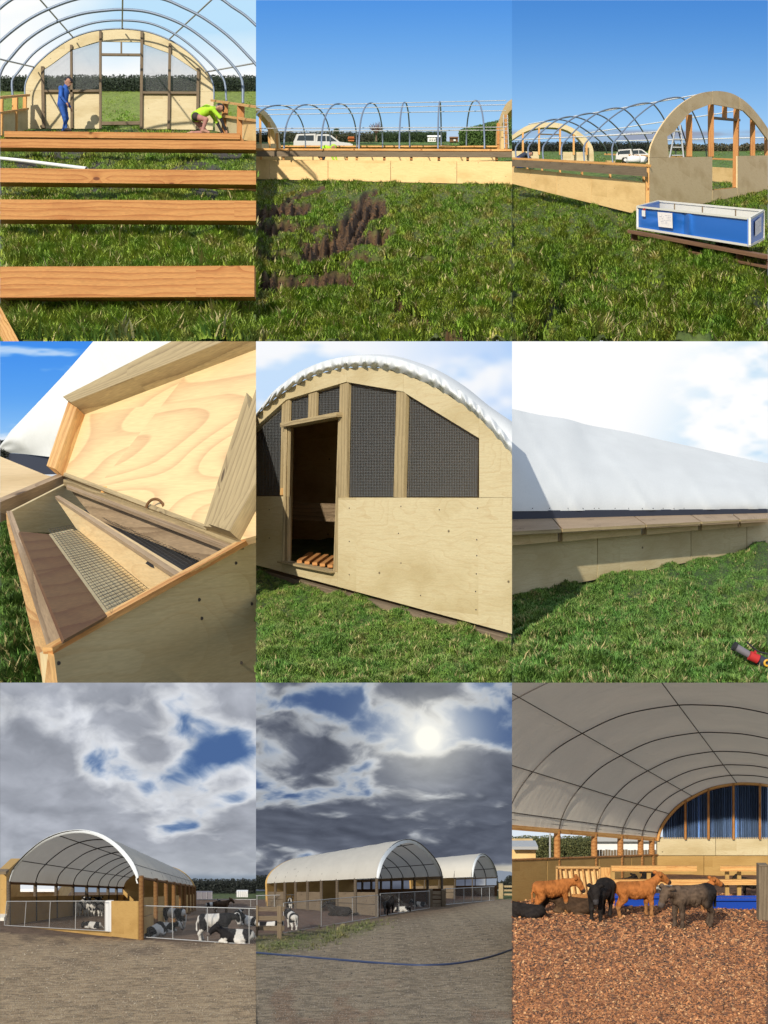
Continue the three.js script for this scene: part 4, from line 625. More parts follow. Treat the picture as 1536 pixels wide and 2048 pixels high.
  const paper = tex(128, 96, (x, y) => { const ln = y > 0.15 && y < 0.85 && x > 0.1 && x < 0.9 && Math.floor(y * 18) % 2 === 0 && vn(x * 26, Math.floor(y * 18)) > 0.42; return ln ? [196, 190, 196] : [236, 228, 224]; });
  std('paper', { map: paper }); const pg = (a, b, c2, d2) => soup([a, b, c2, a, c2, d2], [0, 0, 1, 0, 1, 1, 0, 0, 1, 1, 0, 1]);
  c.add('paper_label', pg(FP(0.20, 0.15), FP(0.335, 0.17), FP(0.33, 0.82), FP(0.19, 0.80)), M.paper, fp); std('redPaint', { color: L3(0.45, 0.02, 0.02) });
  c.add('sticker', pg(FP(0.035, 0.52), FP(0.07, 0.52), FP(0.07, 0.80), FP(0.035, 0.80)), M.white, fp); c.add('sticker', pg(FP(0.045, 0.80), FP(0.07, 0.80), FP(0.07, 0.92), FP(0.045, 0.88)), M.redPaint, fp);
  const SP = (a, b) => { const p = br.clone().lerp(bbr, a).lerp(tr.clone().lerp(btr, a), b); p.x += 0.25; p.z += 0.3; return p; }; c.add('paper_label', pg(SP(0.3, 0.25), SP(0.75, 0.3), SP(0.75, 0.85), SP(0.3, 0.8)), M.paper);
  const pa = thing(S, 'wooden_pallet', 'weathered brown wooden pallet under the blue crate', 'pallet', A(1130, 1530, 360)), k0 = A(735, 1392, 404), k1 = A(1555, 1545, 346), e = V(0.9, 0, -1).normalize().multiplyScalar(28);
  for (let i = 0; i < 5; i++) { const o = e.clone().multiplyScalar(i / 4.6); pa.add('top_board', bar(k0.clone().add(o), k1.clone().add(o), 4.6, 0.9, S.m, V(0, 1, 0)), M.palletBrown); }
  for (let i = 0; i < 6; i++) { const p = k0.clone().lerp(k1, i / 5); pa.add('block', bar(p.clone().add(V(0, -0.5, -0.5)), p.clone().add(V(0, -2.4, -0.5)), 1.7, 2.0, S.m), M.palletBrown); } for (const o of [0]) pa.add('bottom_board', bar(k0.clone().add(V(0, -2.5, 0)).addScaledVector(e, o), k1.clone().add(V(0, -2.5, 0)).addScaledVector(e, o), 3.2, 0.6, S.m), M.palletBrown);
}
// ================= place 4: open nest box against the covered shed =================
{
  const S = site(0, 1, { dn: 150, dh: 232, vx: 300, vy: 640, m: 30 }), A = S.A, u = S.u;
  skyBackdrop(S, 233, 760, 384, 190, (x, y) => { const t = clamp(y / 640), n = fbm(x / 330 + 3, y / 60, 4); return mixc(mixc([52, 138, 236], [120, 184, 245], t), [232, 240, 250], clamp(sst(0.50, 0.80, n) * 0.7 + 0.25 * sst(300, 640, y))); });
  const bump = (x, y) => 0.04 * (fbm(x / 60, y / 40, 3) - 0.5);
  groundSheet(S, 'lawn', 2075, 980, 20, 80, bump, (x, y) => mixc([0.03, 0.06, 0.015], [0.06, 0.10, 0.02], fbm(x / 40, y / 40, 3)), 0, 520);
  grass(S, 26000, 0, 480, 900, 2070, bump, (x, y) => [lerp(34, 80, sst(900, 2048, y)), mixc([0.07, 0.14, 0.022], [0.16, 0.27, 0.045], rnd())], 'dark green lawn left of the open nest box');
  hedge(S, 'shelter_belt', 'dark sliver of trees left of the white shed cover', 'trees', -10, 60, () => 590, () => 700, 228, 4, 900, 12, r => mixc([0.006, 0.010, 0.006], [0.015, 0.02, 0.01], r), 'stuff');
  // the covered shed behind
  const sh = thing(S, 'covered_shed', 'long white fabric shed roof behind the open nest box', 'shed', A(345, 750, 200));
  const c0 = smoothLine([[18, 668, 229], [110, 673, 227], [220, 684, 224], [345, 698, 221], [620, 722, 217], [1000, 760, 213], [1500, 800, 209]], 30), c1 = smoothLine([[20, 606, 230], [58, 545, 229], [120, 480, 227], [300, 290, 225], [420, 160, 223], [560, 0, 221], [760, -230, 218], [1500, -900, 212]], 30), rows = [];
  for (let j = 0; j <= 14; j++) { const v = j / 14; rows.push(c0.map((a, i) => { const b = c1[i], bul = Math.sin(v * Math.PI) * 26, w = 5 * Math.max(0, vn(i * 0.9, v * 3) - 0.45) * Math.sin(v * 3); return A(lerp(a[0], b[0], v) - bul * (1 - i / 40), lerp(a[1], b[1], Math.pow(v, 0.92)), lerp(a[2], b[2], v) - 2 * Math.sin(v * 2.4) + w * 0.3); })); }
  sh.add('roof_cover', skin(rows, 18), M.cloth);
  sh.add('valance', plate([[16, 668], [110, 674], [350, 700], [336, 796], [250, 798], [110, 738], [16, 700]].map(p => S.plane(A(16, 668, 229), A(350, 700, 222), A(16, 720, 229))(p[0], p[1])), [], 1, 20), M.navy);
  const N = S.plane(A(0, 690, 222), A(395, 832, 190), A(0, 1005, 172)), nl = thing(S, 'nest_box', 'neighbouring nest box at left under its closed pale plywood lid', 'nest box', N(120, 880));
  nl.add('lid', plate([[-30, 672], [0, 690], [110, 735], [270, 800], [396, 832], [0, 1003], [-30, 1016]].map(p => N(p[0], p[1])), [], 1.2, S.m), M.ply); nl.add('edge_strip', bar(N(-40, 1030), N(396, 842), 1.4, 2.4, S.m), M.pineMauve);
  // the nest box
  const FL = A(40, 1020, 168), BK = A(400, 846, 184), RT = A(1425, 1228, 132), R = S.plane(FL, BK, RT), FR = R(290, 1862), dn = V(0, -1, 0), m = S.m;
  const t = thing(S, 'nest_box', 'open plywood nest box with divider, wire mesh floor and raised lid', 'nest box', FR.clone().add(V(0, -8, 0)));
  const under = (a, b) => S.plane(a, b, a.clone().add(dn)), Fp = under(FR, RT), Lp = S.plane(FL, FR, A(262, 2048, 106)), Ep = under(FL, BK), Bp = under(BK, RT), on = (f, pts) => pts.map(p => f(p[0], p[1]));
  t.add('end_panel', plate(on(Fp, [[292, 1872], [1428, 1236], [1560, 1162], [1560, 2120], [315, 2120]]), [], 0.8, m), M.plyGreen);
  t.add('top_strip', bar(R(286, 1864).add(V(0, 0.1, 0)), R(1560, 1158).add(V(0, 0.1, 0)), 0.9, 0.5, m), M.pinePale);
  t.add('side_rail', slab(R(290, 1860), R(372, 1800), R(70, 1016), R(38, 1018), 0.8, m), M.pineMauve);
  t.add('side_panel', plate(on(Lp, [[36, 1028], [290, 1868], [312, 2060], [262, 2060], [42, 1100]]), [], 0.4, m), M.pinePale);
  t.add('back_rail', slab(R(398, 872), R(1392, 1250), R(1424, 1224), R(404, 843), 0.35, m), M.pineMauve); t.add('hinge_strip', bar(R(398, 846), R(1440, 1224), 0.8, 0.8, m), M.pineGreen);
  t.add('back_panel', plate(on(Bp, [[402, 866], [1422, 1240], [1230, 1330], [560, 1060]]), [], 0.4, m), M.pineMauve);
  t.add('end_panel', plate(on(Ep, [[64, 1024], [404, 852], [640, 1060], [480, 1152], [110, 1144]]), [], 0.4, m), M.plyGreen);
  const d0 = R(338, 930), d1 = R(1082, 1402), Dp = under(d0, d1);
  t.add('divider', plate(on(Dp, [[330, 936], [1082, 1402], [905, 1540], [480, 1156]]), [], 0.9, m), M.ply); t.add('divider_cap', slab(R(1062, 1412), R(1094, 1396), R(352, 924), R(330, 930), 0.4, m), M.pineMauve);
  const fa = Dp(890, 1512), fb = Dp(486, 1150), fc = Fp(640, 1640), Fl = S.plane(fa, fb, fc);
  t.add('floor_board', plate(on(Fl, [[116, 1140], [292, 1156], [642, 1646], [384, 1792]]), [], 0.3, m), M.brownPanel);  // brown piece paints the shaded half of one plywood floor
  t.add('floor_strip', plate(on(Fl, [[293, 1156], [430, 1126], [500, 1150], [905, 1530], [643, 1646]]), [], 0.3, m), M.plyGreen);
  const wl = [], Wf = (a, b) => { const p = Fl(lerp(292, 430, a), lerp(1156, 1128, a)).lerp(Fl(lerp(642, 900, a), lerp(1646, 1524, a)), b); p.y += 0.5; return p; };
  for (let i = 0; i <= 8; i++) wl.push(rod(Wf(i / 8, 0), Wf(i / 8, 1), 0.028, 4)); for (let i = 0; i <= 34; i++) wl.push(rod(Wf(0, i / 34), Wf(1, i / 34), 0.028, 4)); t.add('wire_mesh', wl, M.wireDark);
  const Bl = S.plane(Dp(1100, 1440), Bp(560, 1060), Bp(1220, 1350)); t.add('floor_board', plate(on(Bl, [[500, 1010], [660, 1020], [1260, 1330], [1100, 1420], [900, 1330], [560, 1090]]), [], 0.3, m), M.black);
  const w2 = [], Wb = (a, b) => { const p = Bl(lerp(580, 680, a), lerp(1062, 1040, a)).lerp(Bl(lerp(1085, 1220, a), lerp(1395, 1330, a)), b); p.y += 0.6; return p; }; for (let i = 0; i <= 6; i++) w2.push(rod(Wb(i / 6, 0), Wb(i / 6, 1), 0.022, 4)); for (let i = 0; i <= 36; i++) w2.push(rod(Wb(0, i / 36), Wb(1, i / 36), 0.022, 4)); t.add('wire_mesh', w2, M.wireDark);
  // raised lid
  const Ld = S.plane(A(386, 808, 186), A(1425, 1192, 133), A(504, 440, 200)), lid = t.add('lid', plate(on(Ld, [[386, 806], [462, 420], [1250, -20], [1600, -160], [1600, 1150], [1425, 1196]]), [], 0.8, m), M.plyBold);
  const lb = (p0, p1, p2, p3, th, mt) => { const q = [p0, p1, p2, p3].map(p => Ld(p[0], p[1])), n = q[1].clone().sub(q[0]).cross(q[3].clone().sub(q[0])).normalize(); if (n.dot(q[0]) > 0) n.negate(); const f = q.map(v => v.clone().addScaledVector(n, th)); t.add('lid_batten', hexa([...f, ...q], m), mt, lid); };
  lb([332, 792], [384, 812], [510, 442], [458, 402], 1.6, M.pinePale); lb([456, 404], [506, 440], [1600, 25], [1600, -160], 2.6, M.pineGreen);
  lb([1310, 1150], [1440, 1196], [1600, 900], [1590, 330], 1.4, M.pineGreen); lb([1258, 1142], [1322, 1152], [1545, 560], [1512, 340], 0.9, M.pineGreen); lb([395, 820], [405, 800], [1262, 1122], [1258, 1150], 0.5, M.pineGreen);
  const kn = new THREE.TorusGeometry(1.25, 0.16, 8, 20, Math.PI), kq = Ld(932, 1015); kn.rotateZ(-0.25); kn.rotateY(-0.5); kn.translate(kq.x, kq.y, kq.z + 0.15); t.add('knot', plain(kn), M.brownPanel, lid); t.add('lid_stop', bar(Ld(622, 915), Ld(632, 878), 0.7, 0.4, m), M.pine, lid);
  for (const [x, y] of [[1195, 1550], [1210, 1662], [352, 1930], [1447, 1928], [1415, 1330], [1510, 1575]]) { const g = new THREE.CylinderGeometry(0.16, 0.16, 0.12, 10), q = Fp(x, y); g.rotateX(Math.PI / 2); g.rotateY(0.6); g.translate(q.x, q.y, q.z + 0.06); t.add('screw', plain(g), M.steelDark); }
}
// ================= place 5: the shed's mesh and plywood end wall =================
{
  const S = site(1, 1, { dn: 98, dh: 230, vx: 1700, vy: 930, m: 8 }), A = S.A, u = S.u;
  skyBackdrop(S, 231, 1100, 384, 275, (x, y) => { const n = fbm(x / 420 + 2, y / 240, 4), r = sst(500, 1500, x); return mixc(mixc([246, 248, 252], [196, 222, 250], sst(0.42, 0.66, n)), [176, 206, 248], r * 0.75 * sst(0.3, 0.7, fbm(x / 300 + 9, y / 200, 3))); });
  const bump = (x, y) => 0.2 * (fbm(x / 130, y / 70, 3) - 0.5);
  groundSheet(S, 'lawn', 2075, 1180, 60, 60, bump, (x, y) => mixc([0.04, 0.075, 0.018], [0.07, 0.12, 0.025], fbm(x / 80, y / 50, 3)));
  grass(S, 80000, 0, 1536, 1330, 2070, bump, (x, y) => y < lerp(1345, 1790, x / 1536) ? null : [lerp(15, 34, sst(1350, 2048, y)), mixc(mixc([0.10, 0.185, 0.028], [0.23, 0.35, 0.055], rnd()), [0.34, 0.34, 0.12], sst(0.55, 0.78, fbm(x / 45, y / 35, 3)) * 0.5)], 'short green lawn before the shed end wall');
  const W = S.plane(A(0, 1365, 149), A(1536, 1780, 112), A(0, 900, 149)), m = S.m, th = 0.9, bk = V(6, 0, -46);
  const t = thing(S, 'poultry_shed', 'arched poultry shed end wall of plywood with mesh windows and open doorway', 'shed', W(768, 1575));
  const out = smoothLine([[-30, 472], [0, 445], [60, 392], [140, 325], [250, 255], [350, 207], [470, 171], [545, 160], [640, 155], [740, 162], [880, 196], [1000, 243], [1120, 302], [1250, 388], [1350, 472], [1450, 580], [1536, 682], [1580, 745]], 60), sg = (a, b) => out.filter(p => p[0] > a && p[0] < b);
  const yo = x => { for (let i = 1; i < out.length; i++) if (out[i][0] >= x) return lerp(out[i - 1][1], out[i][1], (x - out[i - 1][0]) / (out[i][0] - out[i - 1][0])); return 745; };
  const pl = (pts, n = 'plywood_panel') => t.add(n, plate(pts.map(p => W(p[0], p[1])), [], th, m), M.plyGreen);
  pl([[-30, 472], ...sg(-29, 544), [544, yo(544)], [544, 242], [360, 296], [180, 350], [0, 512], [-30, 540]], 'arch_panel');
  pl([[546, yo(546)], ...sg(547, 884), [884, yo(884)], [884, 302], [546, 244]], 'arch_panel');
  pl([[886, yo(886)], ...sg(887, 1337), [1337, yo(1337)], [1337, 580], [898, 312], [886, 303]], 'arch_panel');
  pl([[1339, yo(1339)], ...sg(1340, 1580), [1580, 938], [1339, 936]], 'plywood_panel');
  pl([[-30, 930], [162, 930], [160, 1384], [-30, 1334]]); pl([[494, 937], [1580, 939], [1580, 1766], [490, 1472]]); pl([[162, 1318], [488, 1388], [488, 1471], [162, 1385]]);
  const mem = (x0, y0, x1, y1, w, n) => { const v = Math.abs(y1 - y0) > Math.abs(x1 - x0), a = u(w, 130); return t.add(n, bar(W(x0, y0).multiplyScalar(1.004), W(x1, y1).multiplyScalar(1.004), v ? a : 1.6, v ? 1.6 : a, m), M.pineGreen); };
  mem(184, 350, 172, 930, 16, 'stud'); mem(537, 243, 524, 936, 20, 'stud'); mem(882, 300, 864, 936, 24, 'stud'); mem(346, 300, 342, 462, 16, 'stud'); mem(186, 504, 526, 440, 28, 'door_head'); mem(178, 522, 165, 1318, 12, 'door_post'); mem(524, 455, 494, 1384, 12, 'door_post'); mem(168, 1322, 490, 1385, 12, 'door_sill');
  t.add('door_jamb', slab(W(172, 1322), W(212, 1310).multiplyScalar(1.02), W(226, 520).multiplyScalar(1.02), W(186, 520), 0.3, m), M.pineGreen);
  const Wm = (x, y) => W(x, y).multiplyScalar(1.0075);
  for (const [p, nx, ny] of [[[[2, 515], [176, 372], [165, 929], [2, 929]], 20, 62], [[[195, 350], [335, 308], [331, 463], [193, 490]], 17, 20], [[[356, 300], [526, 249], [520, 424], [353, 456]], 20, 20], [[[548, 246], [868, 299], [852, 935], [528, 935]], 36, 76], [[[896, 312], [1336, 580], [1326, 935], [877, 935]], 46, 68]]) t.add('wire_mesh', meshSheet(Wm, p, nx, ny, 0.018), M.wire);
  t.add('window_batten', bar(Wm(556, 260), Wm(545, 930), 0.6, 0.5, m), M.pineGreen); t.add('window_batten', bar(Wm(905, 330), Wm(890, 930), 0.6, 0.5, m), M.pineGreen);
  t.add('latch', slab(W(143, 922).multiplyScalar(0.998), W(162, 922).multiplyScalar(0.998), W(160, 880).multiplyScalar(0.998), W(148, 880).multiplyScalar(0.998), 0.3, m), M.pinePale);
  // gathered cover hem over the arch
  const o2 = smoothLine([[-30, 450], [0, 428], [100, 305], [180, 240], [260, 190], [350, 142], [440, 110], [540, 92], [640, 84], [750, 90], [870, 112], [980, 152], [1100, 210], [1220, 292], [1330, 378], [1430, 475], [1536, 605], [1580, 660]], 150), o1 = smoothLine(out, 150), hem = [];
  for (let j = 0; j <= 8; j++) { const v = j / 8; hem.push(o2.map((b, i) => { const a = o1[i], f = Math.sin(v * Math.PI), w = Math.sin(i * 1.25 + 3 * vn(i * 0.3, 2)) * (0.5 + 0.7 * vn(i * 0.37, 5)) + 0.6 * (vn(i * 0.4, v * 1.5) - 0.5); const p = W(lerp(a[0], b[0], v), lerp(a[1], b[1], v) + (j === 0 ? 6 * Math.sin(i * 1.25) : 0)); return p.multiplyScalar(1 - 0.010 * f - 0.0055 * w * (0.25 + f * 0.75)); })); }
  t.add('cover_hem', skin(hem, m), M.cloth);
  const o3 = smoothLine([[-30, 452], [0, 430], [180, 238], [350, 140], [540, 90], [640, 80], [760, 80], [880, 98], [1080, 168], [1250, 268], [1400, 388], [1536, 482], [1580, 520]], 60), o2s = smoothLine(o2, 60), rb = [o2s.map(p => W(p[0], p[1] + 3).multiplyScalar(1.0)), o3.map(p => W(p[0], p[1]).multiplyScalar(1.02)), o3.map(p => A(p[0], p[1] + 14, lerp(195, 150, p[0] / 1536)))]; t.add('roof_cover', skin(rb, m), M.cloth);
  // dark inside: lining, back wall, floor, slats, perch rail
  const inn = out.filter((p, i) => i % 3 === 0), fr = inn.map(p => W(p[0], p[1] + 14).multiplyScalar(1.012)), bb = inn.map(p => A(p[0], p[1] + 22, lerp(195, 150, p[0] / 1536)));
  t.add('roof_lining', skin([fr, bb], m), M.ply);
  const b0 = A(-30, 1340, 196), b1 = A(1580, 1340, 149); t.add('back_wall', plate([...bb, b1, b0], [], 0.8, m), M.ply); t.add('floor', slab(W(3, 1366), W(1533, 1779), b1, b0, 0.6, m), M.weathered);
  for (const x of [4, 1532]) { const c = W(x, x < 10 ? 1366 : 1779).multiplyScalar(1.03), e = W(x, yo(x) + 10).multiplyScalar(1.03); t.add('added_sun_screen', slab(c, c.clone().multiplyScalar(1.3), e.clone().multiplyScalar(1.3), e, 0.3, m), M.ply); }  // added screens at the cut edges, keeping sun out of the interior
  t.add('perch_rail', bar(W(190, 1000).multiplyScalar(1.2), W(520, 1012).multiplyScalar(1.2), 0.8, 1.4, m), M.pineMauve); t.add('perch_rail', bar(W(190, 1052).multiplyScalar(1.2), W(520, 1062).multiplyScalar(1.2), 0.8, 0.8, m), M.pineMauve);
  for (let i = 0; i < 5; i++) t.add('floor_slat', bar(W(260 + i * 46, 1352 + i * 7).multiplyScalar(1.01).add(V(0, 0.5, 0)), W(330 + i * 46, 1300 + i * 7).multiplyScalar(1.09).add(V(0, 0.5, 0)), 0.5, 0.3, m), M.pineOrange);
  for (const [x, y] of [[1325, 1190], [1325, 1285], [1322, 1395], [1318, 1500], [855, 1152], [988, 1525], [870, 990], [870, 1330], [700, 1530], [560, 1000], [560, 1200], [560, 1400], [1330, 1000], [1100, 1010], [1320, 1610], [80, 1010], [80, 1180]]) { const g = new THREE.CylinderGeometry(u(4, 125), u(4, 125), 0.06, 8), q = W(x, y); g.rotateX(Math.PI / 2); g.translate(q.x, q.y, q.z + 0.03); t.add('screw', plain(g), M.steelDark); }
  t.add('skid', bar(W(-20, 1352).multiplyScalar(1.04), W(1570, 1770).multiplyScalar(1.04), 1.2, 1.4, m), M.weathered);
}
// ================= place 6: nest boxes along the covered shed =================
{
  const S = site(2, 1, { dn: 98, dh: 230, vx: 2808, vy: 1000, m: 9 }), A = S.A, u = S.u;
  skyBackdrop(S, 231, 1120, 384, 280, (x, y) => { const n = fbm(x / 300 + 5, y / 160, 4); return mixc([255, 255, 255], [196, 224, 246], clamp(sst(700, 1500, x + (y - 300) * 0.6) * sst(0.34, 0.62, n) * 0.9 + sst(1300, 1536, x) * sst(560, 700, y) * 0.4)); });
  const bump = (x, y) => 0.25 * (fbm(x / 150, y / 75, 3) - 0.5);
  groundSheet(S, 'lawn', 2075, 1040, 60, 70, bump, (x, y) => mixc([0.035, 0.07, 0.016], [0.06, 0.11, 0.022], fbm(x / 80, y / 50, 3)));
  grass(S, 80000, 0, 1536, 1225, 2070, bump, (x, y) => { return y < lerp(1500, 1228, x / 1536) ? null : [lerp(12, 44, sst(1230, 2048, y)), mixc(mixc([0.09, 0.185, 0.032], [0.20, 0.33, 0.055], rnd()), [0.34, 0.36, 0.12], sst(0.6, 0.78, fbm(x / 45, y / 35, 3)) * 0.5)]; }, 'lush lawn below the row of nest boxes');
  const W = S.plane(A(0, 1520, 138), A(1536, 1234, 178), A(0, 1000, 138)), m = S.m, t = thing(S, 'covered_shed', 'long white fabric covered shed with a row of nest boxes along its side', 'shed', W(768, 1376));
  const l = (a, b) => x => lerp(a, b, x / 1536), top = l(1222, 1098), bot = l(1524, 1236); let px = -40;
  for (const x of [513, 1074, 1409, 1580]) { t.add('plywood_panel', slab(W(px + 2, bot(px)), W(x - 2, bot(x)), W(x - 2, top(x)), W(px + 2, top(px)), 0.6, m), M.plyGreen); px = x; }
  // nest boxes: lid board, front edge, drop board
  const eb = l(1068, 1030), bx = [[-90, 296, 240], [302, 802, 730], [806, 1134, 1070], [1139, 1366, 1318], [1371, 1580, 1560]], fy = x => lerp(1141, 1062, x / 1536);
  const FW = (x, y) => W(x, y).multiplyScalar(0.965), BW = (x, y) => W(x, y).multiplyScalar(1.03);
  bx.forEach(([a, b, sb], i) => { const sa = i ? bx[i - 1][2] : -140, w = b - a, bb = sb;
    const nb = thing(S, 'nest_box', ['nearest nest box at the left edge of the row', 'second nest box from the left with reddish plywood lid', 'middle nest box of the row along the white shed', 'fourth nest box of the row, small in the distance', 'farthest nest box at the right end of the row'][i], 'nest box', FW((a + b) / 2, fy(a) + 60), 'nest boxes along the shed');
    nb.add('lid', slab(FW(a + 2, fy(a)), FW(b - 2, fy(b)), BW(bb, eb(bb)), BW(sa + 6, eb(sa)), 0.4, m), M.pineMauve); nb.add('lid_edge', slab(FW(a + 2, fy(a) + 22 - i * 3), FW(b - 2, fy(b) + 20 - i * 3), FW(b - 2, fy(b)), FW(a + 2, fy(a)), 0.5, m), M.pineGreen);
    const k = 0.985, g = w * 0.055; nb.add('front_board', slab(W(a + 2, top(a) + 4).multiplyScalar(k), W(b - g, top(b) + 2).multiplyScalar(k), W(b - g, fy(b) + 10).multiplyScalar(k), W(a + 2, fy(a) + 10).multiplyScalar(k), 0.6, m), M.ply); nb.add('bracket', bar(W(b - 12, fy(b) + 8).multiplyScalar(0.99), W(b - 12, top(b)).multiplyScalar(0.99), 0.3, 0.9, m), M.pineMauve); });
  t.add('valance', slab(BW(-40, 1072), BW(1580, 1030), BW(1580, 1004), BW(-40, 1016), 0.4, m), M.navy);
  const c0 = [], c1 = smoothLine([[-60, 394], [0, 405], [160, 440], [330, 466], [460, 502], [700, 546], [900, 592], [1100, 636], [1320, 686], [1536, 732], [1600, 748]], 80), rows = [];
  const DB = x => -BW(x, 1016).z;
  for (let j = 0; j <= 26; j++) { const v = j / 26; rows.push(c1.map((b, i) => { const x0 = lerp(-60, 1600, i / 80), xx = x0 + (b[0] - x0) * v + 0, y0 = lerp(1019, 1006, x0 / 1536), seam = [0.2, 0.46, 0.68, 0.83, 0.93].reduce((s, c) => Math.max(s, Math.exp(-(((i / 80 - c + v * 0.16 - 0.08) / 0.012) ** 2))), 0); const y = lerp(y0, b[1], v), d = DB(x0) * (1 + 0.20 * Math.pow(v, 1.8)); return A(xx + 0, y, d * (1 - 0.002 * seam) + 0.25 * (vn(i * 0.4, v * 6) - 0.5)); })); }
  t.add('roof_cover', skin(rows, m), M.cloth);
  for (const x of [122, 225, 335, 425, 492, 520, 617, 698, 780, 845, 905, 970, 1030]) { const g = new THREE.SphereGeometry(u(3, 150), 8, 6), p = BW(x, 1002); g.translate(p.x, p.y, p.z + 0.2); t.add('eyelet', plain(g), M.black); }
  // handlebar poking in from the right
  const h = thing(S, 'handlebar', 'motorbike handlebar end with grey grip and red switch at lower right', 'handlebar', A(1500, 1960, 103)), d = 104, P = (x, y, e = 0) => A(x, y, d + e);
  std('gripGrey', { color: L3(0.16, 0.15, 0.17), roughness: 0.6 }); h.add('grip', pole(P(1338, 1832), P(1455, 1900), u(23, d), u(21, d), 18), M.gripGrey); h.add('grip_flange', pole(P(1328, 1826), P(1342, 1834), u(29, d), u(29, d), 18), M.black);
  h.add('switch_block', pole(P(1425, 1884, -0.3), P(1476, 1908, -0.3), u(29, d), u(29, d), 14), M.redPaint); h.add('switch_button', pole(P(1452, 1866, -0.4), P(1462, 1872, -0.4), u(15, d), u(13, d), 12), M.redPaint);
  h.add('bar_mount', tube([P(1468, 1906), P(1510, 1926), P(1560, 1950)], u(32, d), 10, 14), M.navy); h.add('brake_lever', tube([P(1408, 1802), P(1420, 1814), P(1446, 1838), P(1480, 1862), P(1540, 1876)], u(5.5, d), 24, 8), M.black); const dial = new THREE.TorusGeometry(u(17, d), u(7, d), 10, 22), dq = P(1532, 1930, -0.6); dial.translate(dq.x, dq.y, dq.z); std('yellowPlastic', { color: L3(0.62, 0.34, 0.03), roughness: 0.4 }); h.add('yellow_cap', plain(dial), M.yellowPlastic); h.add('cable', tube([P(1530, 1955), P(1515, 1970), P(1545, 2010)], u(7, d), 12, 8), M.black);
}
// a hoop-roofed calf shed: front outline pts [x, y, s], pushed back by T in bays
function barrel(S, t, front, T, bays, opt) {
  const at = f => front.map(p => S.back(p, T * f)), rows = [], n = bays * 4;
  for (let i = 0; i <= n; i++) { const f = i / n, sag = 0.5 - 0.5 * Math.cos(f * bays * 2 * Math.PI); rows.push(at(f).map((p, j) => { const v = j / (front.length - 1), b = Math.sin(v * Math.PI); return S.Q(p[0], p[1] + sag * b * (opt.sag ?? 4) * p[2] / front[0][2] + (vn(i * 0.7, j * 0.6) - 0.5) * 1.2, p[2]); })); }
  t.add('roof_cover', skin(rows, S.m), opt.cloth || M.clothThin);
  const r = opt.r ?? 4;
  for (let i = 0; i <= bays; i++) { const a = at(i / bays).map(p => [p[0], p[1] + 5 * p[2] / front[0][2], p[2]]); t.add('hoop', tube(a.map(p => S.P(p)), S.u(r, S.d(front[0][2])), 40), opt.pipe || M.steelDark); }
  for (const f of opt.purlins || [0.2, 0.5, 0.8]) { const j = Math.round(f * (front.length - 1)), a = front[j]; const pts = []; for (let i = 0; i <= 6; i++) { const b = S.back([a[0], a[1] + 6, a[2]], T * i / 6); pts.push(S.P(b)); } t.add('purlin', tube(pts, S.u(r * 0.8, S.d(front[0][2])), 12), opt.pipe || M.steelDark); }
  // rolled hem on the front edge
  if (opt.hem) t.add('cover_hem', skin([0, 0.33, 0.66, 1].map((v, k) => front.map((p, j) => { const c = opt.hem[j], q = S.Q(lerp(p[0], c[0], v), lerp(p[1], c[1], v), p[2]); q.z += Math.sin(v * Math.PI) * S.u(8, 40) * (0.6 + 0.8 * vn(j * 1.7, k)); return q; })), S.m), M.cloth);
}
